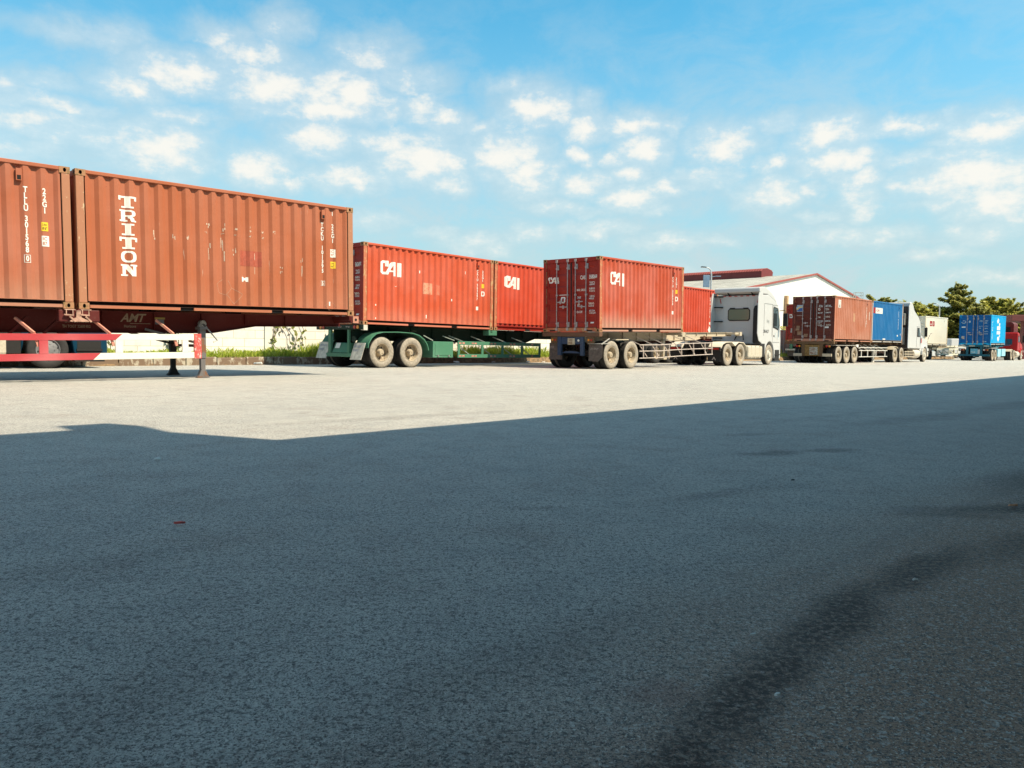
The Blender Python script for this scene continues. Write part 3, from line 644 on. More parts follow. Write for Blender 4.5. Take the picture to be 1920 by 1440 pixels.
P_CAI3 = paint('dusty_red_paint', (.42, .072, .034, 1), rust=.3, dirtamt=.45, fade=.4, scratch=.3, seed=9.4, lowdirt=.6)
P_CAIP = worn('tan_worn_post', (.42, .12, .055, 1), (.44, .25, .12, 1), .45, 9)
P_RED_SHADE = paint('red_paint_shaded', (.29, .020, .011, 1), rust=.2, dirtamt=.3, fade=.15, seed=3.3)  # red of the sides darkened for faces in shade
P_BRN = paint('dull_brown_paint', (.42, .150, .085, 1), rust=.1, dirtamt=.25, fade=.4, scratch=.3, seed=4.4, lowdirt=.2)
P_BRN_SHADE = paint('brown_paint_shaded', (.105, .022, .014, 1), rust=.3, dirtamt=.4, fade=.1, seed=6.1)  # brown darkened for the shade on the door end
P_BLU = paint('mid_blue_paint', (.010, .135, .34, 1), rust=.06, dirtamt=.12, fade=.15, scratch=.6, seed=8.8)
P_CREAM = paint('cream_paint', (.74, .69, .58, 1), rust=.12, dirtamt=.15, fade=.2, seed=1.9)
P_CYAN = paint('bright_cyan_paint', (.002, .34, .66, 1), rust=.0, dirtamt=.05, fade=.05, seed=2.9)
P_CYAN_SHADE = paint('blue_paint_shaded', (.002, .095, .30, 1), rust=.0, dirtamt=.1, fade=.05, seed=3.9)  # door blue, darker than the sides to carry the shade there
B_RED = paint('shaded_red_chassis', (.085, .007, .005, 1), rust=.1, dirtamt=.2, fade=.1, seed=2)  # red darkened to carry the shade under the containers
B_GREEN = paint('green_chassis', (.062, .185, .115, 1), rust=.2, dirtamt=.4, fade=.2, seed=3)
B_GREEN_SHADE = paint('shaded_green_chassis', (.006, .022, .014, 1), rust=.1, dirtamt=.3, fade=.1, seed=4)  # darker copy of the chassis green for the shaded underbody
B_BEIGE = paint('beige_chassis', (.46, .39, .29, 1), rust=.15, dirtamt=.3, fade=.1, seed=5)
B_RUST = worn('rusty_beam', (.12, .055, .028, 1), (.40, .22, .15, 1), .12, 14)
B_BLUE = paint('blue_grey_chassis', (.030, .052, .10, 1), rust=.25, dirtamt=.4, fade=.2, seed=6)
B_BROWN = paint('brown_chassis', (.12, .07, .035, 1), rust=.3, dirtamt=.3, fade=.1, seed=7)
B_TEAL = paint('teal_chassis', (.008, .09, .13, 1), rust=.1, dirtamt=.2, fade=.1, seed=8)
W_CAB = paint('white_cab_paint', (.49, .49, .49, 1), rust=.0, dirtamt=.12, fade=.05, rough=.35, seed=1)
W_DUST = paint('dusty_white_paint', (.62, .55, .44, 1), rust=.05, dirtamt=.3, fade=.05, seed=2)
R_CAB = paint('red_cab_paint', (.38, .012, .012, 1), rust=0, dirtamt=.1, fade=.05, rough=.3, seed=2)
BLU_CAB_SHADE = paint('blue_cab_paint_shaded', (.002, .035, .07, 1), rust=0, dirtamt=.1, fade=.05, rough=.3, seed=4)  # blue darkened for the deep shade behind the trailer
SEAM = plain('seam_rubber', (.10, .10, .10, 1), .7)
FLAPG = plain('dusty_grey_flap', (.13, .10, .085, 1), .8, var=.25)
FLAPW = plain('dirty_white_flap', (.62, .58, .50, 1), .7, var=.25, scale=6)
BLUET = plain('blue_print', (.12, .18, .34, 1), .6)
GREYT = plain('grey_print', (.42, .36, .33, 1), .6)
DIMT = plain('dim_print', (.30, .22, .15, 1), .7)
GD_RED = paint('guard_red_paint', (.42, .050, .060, 1), rust=0, dirtamt=.1, fade=.55, scratch=.15, seed=3)
GD_WHITE = plain('guard_white_paint', (.76, .72, .62, 1), .6, var=.04)

# ================================================================== SETTING
gr = MB(); s_ = 1500
gr.add([(-s_, -s_, 0), (s_, -s_, 0), (s_, s_, 0), (-s_, s_, 0)], [(0, 1, 2, 3)])
ground = gr.build('ground', asphalt(), fix=False); tag(ground, kind='structure')

# line of the verge and wall: A + t*d
VA = Vector((-12.56, 22.35, 0)); VY = 44.0; vd = Vector((math.cos(R(VY)), math.sin(R(VY)), 0)); vn = Vector((-vd.y, vd.x, 0))
VM = frame(VA.x, VA.y, VY)
def verge():
    mt, nt, b = new_mat('verge_soil'); c = coords(nt); f = nnoise(nt, c, 9, 6, .7); g = nnoise(nt, c, 40, 4, .7)
    k = mixc(nt, ramp(nt, f, .35, .65), (.30, .19, .10, 1), (.10, .07, .04, 1)); k = mixc(nt, ramp(nt, g, .55, .75), k, (.45, .36, .24, 1))
    nt.links.new(k, b.inputs['Base Color']); b.inputs['Roughness'].default_value = .95; bump(nt, b, g, .8, .04)
    mb = MB(); n = 260; rnd = random.Random(3); rows = []
    ys = [(0, 0), (.06, .10), (.12, .23), (.25, .27), (.8, .27), (1.6, .3)]
    for i in range(n+1):
        u = -16+i*(96/n)
        for j, (y, z) in enumerate(ys):
            mb.v.append((u, y+(rnd.uniform(-.05, .05) if 0 <= j < 4 else 0), max(-.02, z+rnd.uniform(-.035, .035) if j else -.03)))
    K = len(ys)
    for i in range(n):
        for j in range(K-1): mb.f.append((i*K+j, (i+1)*K+j, (i+1)*K+j+1, i*K+j+1)); mb.m.append(0)
    o = mb.build('verge', mt, M=VM, fix=False, smooth=True); tag(o, kind='structure')
verge()
def kerb():
    mt = worn('kerb_concrete', (.40, .35, .27, 1), (.17, .11, .07, 1), .8, 3.5)
    mb = MB(); rnd = random.Random(5); u = -10
    while u < 9:
        mb.box(u, u+.98, .005+rnd.uniform(-.01, .01), .10, -.02, .255+rnd.uniform(-.02, .02)); u += 1.0
    o = mb.build('kerb', mt, M=VM, bevel=.02); tag(o, kind='structure')
kerb()
def wall():
    mt, nt, b = new_mat('white_block_wall'); c = coords(nt)
    bt = nt.nodes.new('ShaderNodeTexBrick'); mp = nt.nodes.new('ShaderNodeMapping'); mp.inputs['Rotation'].default_value = (R(90), 0, 0); nt.links.new(c, mp.inputs[0]); nt.links.new(mp.outputs[0], bt.inputs['Vector'])
    bt.inputs['Scale'].default_value = 1; bt.inputs['Brick Width'].default_value = .8; bt.inputs['Row Height'].default_value = .30; bt.inputs['Mortar Size'].default_value = .012
    bt.inputs['Color1'].default_value = (.80, .78, .73, 1); bt.inputs['Color2'].default_value = (.70, .68, .64, 1); bt.inputs['Mortar'].default_value = (.50, .47, .42, 1)
    st = nnoise(nt, c, 3, 6, .7, vs=(1, 1, .4)); k = mixc(nt, ramp(nt, st, .5, .8, 0, .35), bt.outputs[0], (.36, .32, .25, 1))
    nt.links.new(k, b.inputs['Base Color']); b.inputs['Roughness'].default_value = .9
    w = thing('boundary_wall', 'white painted block wall with piers behind the grass verge', 'wall', VM)
    mb = MB(); mb.box(-16, 66, 1.45, 1.6, 0, 2.1); mb.build('wall_panel', mt, w)
    u = -15
    while u < 66:
        p = MB(); p.box(u, u+.28, 1.40, 1.64, 0, 2.16); p.build('pier', plain('pier_paint', (.76, .73, .66, 1), .8, var=.08, scale=4), w); u += 3.05
    cpg = MB(); cpg.box(-16, 66, 1.43, 1.62, 2.1, 2.14); cpg.build('coping', mt, w)
wall()
GRASS = foliage('grass_blades', (.25, .34, .03, 1), (.42, .50, .06, 1), (.50, .48, .14, 1))
def grass():
    rnd = random.Random(11); mb = MB()
    for i in range(26000):
        u = rnd.uniform(-6, 34) if i % 4 else rnd.uniform(-14, 60); y = rnd.uniform(.1, 1.38); h = rnd.uniform(.2, .5)*(1+.7*math.sin(u*1.7)**2*rnd.random())
        if y < .2: h *= .7
        h *= .42 if u < 4.3 else (.85 if math.sin(u*.8) > -.2 else .55)
        if math.sin(u*.9+1.3)+math.sin(u*2.3) < -1.2 and rnd.random() < .6: continue
        a = rnd.uniform(0, 6.28); l = rnd.uniform(.03, .2); w = rnd.uniform(.008, .02)
        bx, by = math.cos(a), math.sin(a); z0 = .24
        mb.add([(u-by*w, y+bx*w, z0), (u+by*w, y-bx*w, z0), (u+bx*l*.5, y+by*l*.5, z0+h*.75), (u+bx*l, y+by*l, z0+h)], [(0, 1, 2), (0, 2, 3)])
    o = mb.build('grass', GRASS, M=VM, fix=False); tag(o, 'bright green grass growing along the verge below the white wall', 'grass', kind='stuff')
grass()
VINE = foliage('vine_leaves', (.09, .12, .04, 1), (.20, .24, .05, 1), (.30, .30, .10, 1))
STEM = plain('dry_stem', (.16, .12, .07, 1), .9)
def vine(u, label, n, hgt, seed, spread=.35):
    rnd = random.Random(seed); t = thing('climbing_vine', label, 'plant', VM @ T(u, 1.36, .25), 'vines on the block wall')
    st = MB(); lf = MB()
    for k in range(3):
        p = Vector((rnd.uniform(-.1, .1), 0, 0)); pts = [p]
        for j in range(8): p = p+Vector((rnd.uniform(-spread, spread)*.45, 0, hgt/8)); pts.append(p)
        st.tube(pts, .012, 5)
        for i in range(n):
            q = pts[rnd.randrange(1, 9)]+Vector((rnd.uniform(-.12, .12), rnd.uniform(-.10, 0), rnd.uniform(-.12, .12))); s = rnd.uniform(.05, .10); a = rnd.uniform(0, 6.28)
            d1 = Vector((math.cos(a), rnd.uniform(-.4, .1), math.sin(a)))*s; d2 = Vector((-math.sin(a), rnd.uniform(-.4, .1), math.cos(a)))*s*.6
            lf.add([q-d1, q+d2, q+d1, q-d2], [(0, 1, 2, 3)])
    st.build('stem', STEM, t, each=1); lf.build('leaves', VINE, t, fix=False)
vine(3.0, 'leafy vine on the white wall just right of the landing legs', 22, 1.5, 1, .2)
vine(6.6, 'thin bare-stemmed vine trailing down the white wall', 8, 1.6, 2, .3)
vine(7.6, 'sparse yellow-green vine in the middle of the white wall', 12, 1.6, 3, .4)
vine(9.7, 'spreading vine on the white wall beside the green trailer', 18, 1.6, 4, .5)
vine(14.5, 'vine on the white wall seen through the green side guard', 20, 1.6, 5, .5)
vine(1.0, 'leafy vine on the white wall seen through the white guard opening', 20, 1.4, 6, .4)

# ================================================================== RIG 1 : brown containers, red trailer, red and white side guard
M1 = frame(-8.09, 14.37, 45.6, .87)
t1 = trailer('dark red semi trailer standing on its landing legs under the two brown containers', frame(-8.09, 14.37, 45.6, .87), .87, 1.361, 6.12, [], [-6.0, -.1, 6.06], B_RED, G_TRA,
             lowz=.93, ramp_=(2.8, 3.9, 1.10), outr=False, legs=2.43, legm=worn('worn_steel_leg', (.13, .12, .12, 1), (.17, .075, .035, 1), .4, 5))
def rig1():
    b = MB()
    for yy in (.72, WID-.75): b.prism([(-8, 1.349), (.13, 1.349), (.13, .93), (-8, .93)], yy, yy+.02); b.box(-8, .13, yy-.06, yy+.08, 1.349, 1.359); b.bar((-8, yy+.01, .924), (.13, yy+.01, .924), .14, .012)
    b.build('main_beam', B_RED, t1)
    b = MB()
    for k in range(6): u = -.85-k*1.35; b.box(u, u+.08, .742, WID-.75, 1.1, 1.25)
    b.build('crossmember', B_RED, t1, each=1)
    b = MB(); b.box(5.95, 6.10, -.02, WID+.02, 1.19, 1.352); b.box(6.09, 6.12, -.02, .15, 1.2, 1.355); b.build('bolster', B_RED, t1, bevel=.01)
    tw = MB(); tw.box(6.0, 6.16, -.045, .06, 1.185, 1.35); tw.prism([(6.08+.035*math.cos(a), 1.265+.035*math.sin(a)) for a in [k*math.pi/4 for k in range(8)]], -.048, -.03, 1); tw.build('twist_lock', [plain('pale_red_steel', (.5, .22, .15, 1), .6), HOLE], t1)
    # centre twist locks and their bracket
    b = MB(); b.box(-.34, .36, .03, .20, 1.12, 1.345); b.build('lock_bracket', B_RED, t1, bevel=.02)
    lk = plain('worn_pink_steel', (.52, .30, .22, 1), .55, var=.3)
    for u in (-.17, .10):
        b = MB(); b.box(u-.08, u+.10, -.02, .05, 1.335, 1.352); b.box(u-.06, u-.045, -.02, 0, 1.24, 1.335); b.box(u+.05, u+.065, -.02, 0, 1.22, 1.335); b.bar((u-.09, -.01, 1.25), (u+.07, -.01, 1.24), .03, .025); b.bar((u, -.01, 1.22), (u+.1, -.01, 1.12), .025, .03); b.build('twist_lock', lk, t1)
    b = MB(); b.prism([(-.05, 1.33), (.02, 1.33), (.03, 1.20), (.16, 1.14), (.16, 1.12), (-.16, 1.12), (-.16, 1.14), (-.06, 1.2)], -.015, .03); b.build('lock_support', lk, t1)
    # side guard : rails red on the left, white towards the nose, joint cut at a slant
    def rail(z0, z1, ur, slant):
        a = MB(); a.prism([(-8, z0), (ur-slant, z0), (ur, z1), (-8, z1)], -.05, -.01); g = a.build('guard_rail', GD_RED, t1, bevel=.004)
        a = MB(); a.prism([(ur-slant+.002, z0), (2.12, z0), (2.12, z1), (ur+.002, z1)], -.05, -.01); a.build('guard_rail', GD_WHITE, t1, bevel=.004, label='white end of the side guard rail')
    rail(.775, .895, .73, .13); rail(.405, .530, .33, .13)
    for u0, u1, mt in ((-7.1, -6.95, GD_RED), (-5.6, -5.45, GD_RED), (-4.1, -3.95, GD_RED), (-2.5, -2.35, GD_RED), (-.69, -.545, GD_RED), (.60, .735, GD_WHITE), (1.88, 2.0, GD_WHITE)):
        a = MB(); a.box(u0, u1, -.052, -.008, .531, .774); a.build('guard_upright', mt, t1)
    a = MB(); a.box(2.122, 2.27, -.056, -.004, .395, .905); a.build('guard_end_plate', worn('scuffed_red_plate', (.55, .07, .06, 1), (.60, .40, .36, 1), .35, 24), t1, bevel=.004)
    a = MB()
    for u in (-2.35, -.85, .42, 1.62): a.bar((u-.12, .30, 1.18), (u+.10, -.0, .90), .045, .045); a.bar((u+.10, 0, .90), (u+.16, -.004, .66), .045, .045)
    a.build('guard_brace', worn('pink_brace', (.55, .22, .16, 1), (.5, .3, .2, 1), .3), t1, each=2)
    a = MB()
    for u in (-1.0, -.45): a.bar((u+.26, .5, 1.2), (u-.05, .4, .90), .05, .05)
    a.build('inner_brace', B_RED, t1, each=1)
    # landing gear gearbox and crank
    a = MB(); a.lathe([(.001, 0), (.075, 0), (.09, .02), (.09, .06), (.001, .06)], (2.62, .66, 1.12), 14); a.lathe([(.001, 0), (.05, 0), (.05, .09), (.001, .09)], (2.56, .64, 1.06), 12)
    a.tube([(2.60, .60, 1.12), (2.62, .52, 1.06), (2.63, .50, 1.02)], .022, 8); a.tube([(2.63, .50, 1.04), (2.83, .42, .76), (2.74, .42, .73)], .014, 8); a.build('landing_gear_crank', STEEL, t1)
    _v = ht('AMT', .96, 1.31, .16, .95, .04); _it = ([(a+(b+.16)*.35, b) for a, b in _v[0]],)+_v[1:]
    lay([_it, rect(1.14, 1.105, .40, .010), ht('Horizons', 1.02, 1.085, .055, .8), ht('4200 KG', .24, 1.27, .055), ht('CAP TOGT 30480 KG', -.06, 1.17, .055), ht('TH TOGT 32600 KG', -.10, 1.07, .055)], 'lettering', DIMT, t1, None, lambda x: .7185)
    lay([rect(1.62, 1.10, .20, .10)], 'sticker', plain('grey_blue_sticker', (.14, .15, .18, 1), .5), t1, None, lambda x: .7185)
    lay([rect(1.60, 1.205, .24, .04)], 'sticker', plain('dull_yellow_sticker', (.35, .25, .06, 1), .5), t1, None, lambda x: .7185)
rig1()
tri = MB()
def yellow(x, z, w=.11, h=.16): return [dict(p=[rect(x, z-h, w, h)], n='height_sticker', m=YEL, off=.004), dict(p=[ht('2.6m', x+.012, z-.025, .035, .75), ht("8'6\"", x+.012, z-.09, .045, .8)], m=DARK, off=.0055)]
def code_box(x, z, a, b, w=.12, h=.19):
    return [dict(p=[rect(x, z-h, w, h)], n='code_sticker', m=WHITE, off=.004), dict(p=[ht(a, x+.012, z-.02, .06, .9), ht(b, x+.012, z-.105, .06, .8)], m=P_TRI, off=.0055)]
slab = [logo(SLAB[ch], .76, 3.56-1.361-i*.2625, .31, .225) for i, ch in enumerate('TRITON')]
slab[0] = logo(SLAB['T'], .745, 3.56-1.361, .34, .225); slab[3] = logo(SLAB['T'], .745, 3.56-1.361-3*.2625, .34, .225)
scr = []
rr_ = random.Random(4)
for x, z, h in ((1.42, 1.62, .2), (1.78, 1.60, .15), (2.05, 1.58, .10), (2.52, 1.5, .34), (2.80, 1.5, .42), (3.06, 1.42, .18), (3.55, 1.25, .35), (4.15, 1.05, .12), (4.68, 1.30, .34), (2.50, 1.86, .1), (2.84, 1.86, .12), (3.12, 1.86, .08), (3.42, 1.86, .1), (3.7, 1.86, .1), (3.98, 1.84, .08), (2.46, 1.68, .03), (2.8, 1.68, .03), (3.1, 1.68, .03), (3.4, 1.68, .03), (3.7, 1.68, .04)):
    for k in range(4): hh = h*rr_.uniform(.3, .9); scr.append(rect(x+rr_.uniform(-.03, .03), z-rr_.uniform(0, h)-hh*.3, rr_.uniform(.008, .018), hh*.6))
def stroke(x0, z0, x1, z1, w=.010):
    dx, dz = x1-x0, z1-z0; l = math.hypot(dx, dz); nx, nz = -dz/l*w/2, dx/l*w/2
    return ([(x0+nx, z0+nz), (x1+nx, z1+nz), (x1-nx, z1-nz), (x0-nx, z0-nz)], [(0, 1, 2, 3)], 0, 0)
chalk = [stroke(*a) for a in ((3.0, .53, 3.23, .40), (3.23, .40, 3.05, .19), (3.05, .19, 2.86, .39), (2.86, .39, 3.0, .53), (2.66, .60, 2.72, .42), (2.72, .42, 2.86, .37), (2.66, .60, 2.80, .70), (3.0, .53, 2.9, .68))]
chalk += [stroke(5.42+.13*math.cos(a), .22+.10*math.sin(a), 5.42+.13*math.cos(a+.6), .22+.10*math.sin(a+.6), .006) for a in [k*.628 for k in range(10)]]
container('brown-red container with vertical TRITON lettering on its corrugated side', M1, 0, 1.361, P_TRI, P_POST, P_CAST, G_CONT, doors=False, sides=[
    dict(p=slab, n='lettering'), dict(p=[vt('TCKU 101395', 5.235, 2.16, .088, .62, 1.22), vt('22G1', 5.515, 2.15, .09), vt('1', 5.515, 2.44, .09), rect(5.19, .80, .09, .006), rect(5.19, .69, .09, .006), rect(5.19, .696, .006, .104), rect(5.274, .696, .006, .104), vt('5', 5.235, .79, .085)]),
    dict(p=[rect(3.22, .68, .05, .10), rect(3.27, .71, .05, .05), rect(3.32, .68, .05, .10)], n='label_mark'), dict(p=[rect(5.37, .22, .05, .1)], n='label_mark'),
    dict(p=scr, n='scuff_marks', m=plain('bare_scuff', (.68, .52, .40, 1), .7, var=.2), off=.003), dict(p=chalk, n='chalk_marks', m=plain('pale_chalk', (.50, .26, .17, 1), .8, var=.2), off=.003)]+
    [dict(p=[rect(3.18, 1.02, .50, .33)], n='paint_patch', m=plain('repainted_patch', (.40, .085, .045, 1), .6), off=.002)]+
    code_box(5.45, 1.56, 'IC', '97')+yellow(5.45, 1.27, .12, .16))
container('brown-red container at the left edge, lettered TLLU 301568, end to end with the TRITON one', M1, -LEN-.085, 1.361, P_TRI2, P_POST, P_CAST, G_CONT, doors=False, sides=[
    dict(p=[vt('TLLU', 5.335, 2.145, .098, .62, 1.12), vt('301568', 5.335, 1.63, .098, .62, 1.12), vt('22G1', 5.63, 2.15, .1, .62, 1.15), vt('0', 5.335, .92, .09)]+frame_box(5.285, .80, .10, .14))]+yellow(5.57, 1.545)+code_box(5.57, 1.30, 'IC', '87'))

# ================================================================== RIG 2 : green trailer with two red containers
M2 = frame(-4.71, 24.12, 49.18, -.27)
t2 = trailer('green semi trailer with curved mudguards carrying two orange-red containers', M2, -.27, 1.377, 12.3, [.79, 2.05], [0, 6.05, 12.2], B_GREEN_SHADE, G_TRA, lugs=True, lowz=.90, ramp_=(8.6, 9.4, 1.12), rearm=B_GREEN_SHADE, outr=False)
def rig2():
    for y0, y1 in ((-.03, .60), (WID-.60, WID+.03)):
        f = MB(); pts = [(.18, .66), (.20, .80), (.32, .98), (.52, 1.11), (.8, 1.17), (1.42, 1.19), (2.05, 1.17), (2.36, 1.10), (2.60, .96), (2.74, .78), (2.80, .60)]
        inn = [(x+(.02 if x < 1.4 else -.02)*(1 if abs(x-1.42) > .9 else 0), z-.025) for x, z in pts]
        f.prism(pts+inn[::-1], y0, y1); f.build('mudguard', B_GREEN, t2, smooth=True)
    flap(t2, .12, .02, .58, .26, .80, FLAPW, .35, [('TAM THANH', .07, .72), ('ROMOOC', .07, .60)], tc=BLUET); flap(t2, .12, WID-.58, WID-.02, .28, .82, FLAPW, .35, [('TAM THANH', .07, .74), ('ROMOOC', .07, .62)], tc=BLUET)
    b = MB(); b.box(-.02, .06, .70, .78, .36, 1.22); b.box(-.02, .06, 1.66, 1.80, .36, 1.22); b.box(-.03, .07, .62, 1.9, .34, .46); b.build('underrun_bar', B_GREEN, t2, bevel=.008)
    b = MB(); b.prism([(.62, .50), (.72, .92), (1.0, .92), (1.0, .50)], 0, .3, axis='y'); 
    v = MB(); v.add([(.0, .80, .47), (.0, 1.62, .47), (.14, 1.62, .80), (.14, .80, .80), (.4, .80, .47), (.4, 1.62, .47), (.4, 1.62, .80), (.4, .80, .80)], [(0, 1, 2, 3), (4, 5, 6, 7), (0, 1, 5, 4), (3, 2, 6, 7), (0, 3, 7, 4), (1, 2, 6, 5)]); v.build('rear_valance', B_GREEN, t2, bevel=.02)
    v = MB(); v.add([(.065, 1.28, .62), (.065, 1.52, .62), (.125, 1.50, .79), (.125, 1.26, .79)], [(0, 1, 2, 3)]); v.build('number_plate', WHITE, t2, M=T(-.02, 0, 0))
    l = MB()
    for y in (.20, .34): l.lathe([(.001, 0), (.05, 0), (.055, .02), (.001, .02)], (0, 0, 0), 14); 
    for y, mt in ((.22, ORANGE), (.38, REDL), (WID-.25, ORANGE), (WID-.40, REDL)):
        l = MB(); l.prism([(y+.055*math.cos(a), 1.30+.055*math.sin(a)) for a in [k*math.pi/7 for k in range(14)]], -.055, -.03, axis='x'); l.build('tail_light', mt, t2)
    lay([ht('NO SOT', -1.25, 1.33, .05), ht('TMP 3030', -.85, 1.33, .05)], 'lettering', GREYT, t2, None, lambda z: -.032, 'rear')
    l = MB(); l.lathe([(.001, 0), (.10, 0), (.10, .05), (.001, .05)], (0, 0, 0), 14); l.build('round_tank_end', B_GREEN_SHADE, t2, M=T(.05, .55, .92) @ Matrix.Rotation(R(-90), 4, 'Z'))
    l = MB(); l.box(.0, .16, -.03, .12, 1.20, 1.365); l.build('corner_block', plain('bleached_steel', (.6, .56, .48, 1), .7), t2, bevel=.008)
    b = MB(); b.box(3.0, 3.98, -.01, .55, .34, .90); bx = b.build('tool_box', B_GREEN, t2, bevel=.015)
    d = MB(); d.box(3.10, 3.88, -.022, -.008, .42, .82); d.build('tool_box_door', B_GREEN, bx, bevel=.01)
    for u in (3.2, 3.72): h = MB(); h.box(u, u+.08, -.04, -.01, .385, .405); h.box(u+.03, u+.05, -.04, -.01, .40, .44); h.build('latch', STEEL, bx)
    g = MB()
    for z0, z1 in ((.80, .93), (.34, .47)): g.box(4.2, 8.9, -.03, .01, z0, z1)
    for u in (4.2, 5.43, 6.55, 7.7, 8.8): g.box(u, u+.11, -.028, .008, .471, .799)
    g.build('side_guard', B_GREEN, t2, bevel=.004)
    rf = MB()
    for u in (4.25, 4.42, 4.9, 5.05, 5.9, 6.1, 7.0, 7.2, 8.3): rf.box(u, u+.12, -.034, -.029, .375, .43); rf.box(u, u+.12, -.034, -.029, .835, .89)
    rf.build('reflector_tape', plain('reflective_tape', (.62, .28, .22, 1), .4, var=.3), t2, each=1)
    g = MB()
    for u in (4.45, 5.6, 6.8, 7.9): g.bar((u-.25, .45, 1.12), (u+.02, 0, .92), .035, .035); g.bar((u, .3, .8), (u+.45, .02, .42), .03, .03)
    g.bar((2.75, .2, 1.10), (3.05, .05, .93), .03); g.bar((3.75, .3, 1.1), (4.1, .05, .95), .03)
    g.build('guard_brace', plain('pale_brace', (.35, .38, .33, 1), .6), t2, each=1)
    b = MB(); b.box(5.83, 6.28, -.01, .3, 1.17, 1.36); b.build('centre_lock_bracket', B_GREEN, t2, bevel=.015)
    lay([ht('TL TAI TRONG', 2.55, 1.27, .05), ht('33.000 KG', 2.6, 1.18, .05), ht('TAM THANH', 2.6, 1.09, .05)], 'lettering', plain('green_grey_print', (.16, .19, .13, 1), .7), t2, None, lambda x: .7185)
rig2()
def cai_side(num, x=.69, z=2.10, w=.87, h=.50, yel=True):
    return [dict(p=[logo(CAI, x, z, w, h)], n='logo'), dict(p=[vt('CAIU', 5.24, 2.16, .085, .6, 1.22), vt(num, 5.24, 1.66, .085, .6, 1.2), rect(5.19, .70, .09, .13), vt('22G1', 5.52, 2.16, .085, .6, 1.25)]),
            dict(p=[rect(5.47, 1.52, .10, .15)], n='height_sticker', m=YEL), dict(p=[logo(DLOGO, 5.46, 1.40, .13, .18)], n='letter_mark')]
def cai_rear(num, sub):
    return [dict(p=[logo(CAI, -2.24, 1.96, .46, .24)], n='logo'), dict(p=[ht('CAIU', -.84, 1.96, .13, .62, .03), ht(num, -.47, 1.97, .13, .60, .03), ht('22G1', -.47, 1.74, .12, .6, .02)]),
            dict(p=[ht('MAX. GROSS', -.98, 1.50, .075, .62), ht('30.480 KG', -.46, 1.53, .06, .62), ht('67.200 LB', -.46, 1.45, .06, .62), ht('TARE', -.98, 1.24, .075, .62), ht('2.200 KG', -.46, 1.27, .06, .62), ht('4.850 LB', -.46, 1.19, .06, .62),
                    ht('NET', -.98, .98, .075, .62), ht('28.280 KG', -.50, 1.02, .06, .62), ht('62.350 LB', -.50, .94, .06, .62), ht('CU.CAP.', -.98, .74, .075, .62), ht('33.2 CU.M', -.46, .77, .06, .62), ht('1.170 CU.FT', -.46, .69, .06, .62)]),
            dict(p=[logo(DLOGO, -1.68, 1.24, .20, .22)], n='letter_mark'), dict(p=[rect(-1.76, 1.30, .34, .02)], n='letter_line'), dict(p=[rect(-.40, .30, .14, .05)], n='label_mark')]
cai_a = container('orange-red CAI container above the curved green mudguards', M2, 0, 1.377, P_CAI, P_CAIP, P_CAST, G_CONT, doors=True, doorm=P_RED_SHADE,
    sides=cai_side('363697')+[dict(p=[rect(2.55, 1.12, .45, .38)], n='paint_patch', m=worn('pale_scraped_patch', (.58, .27, .17, 1), (.56, .12, .06, 1), .5, 30), off=.002), dict(p=[rect(3.15, 1.12, .20, .34)], n='paint_patch', m=worn('grey_scraped_patch', (.42, .16, .10, 1), (.56, .12, .06, 1), .7, 30), off=.002),
        dict(p=[rect(2.35, 1.80, .04, .09), rect(2.70, .30, .05, .12), rect(1.30, 1.28, .03, .02), rect(1.36, 1.28, .03, .02), rect(.50, .62, .06, .05), rect(.50, .20, .06, .04), rect(3.9, .95, .03, .08), rect(4.55, 1.95, .03, .1)], n='label_mark')], rear=cai_rear('363697 6', ''))
container('orange-red CAI container on the front of the green trailer, its lower rail dented inward', M2, LEN+.07, 1.377, P_CAI2, P_CAIP, P_CAST, G_CONT, doors=False, sides=cai_side('310294', .60, 2.10, .86, .5), sill='in', sillm=P_RED_SHADE)  # recessed rail takes the darkened red for its shade

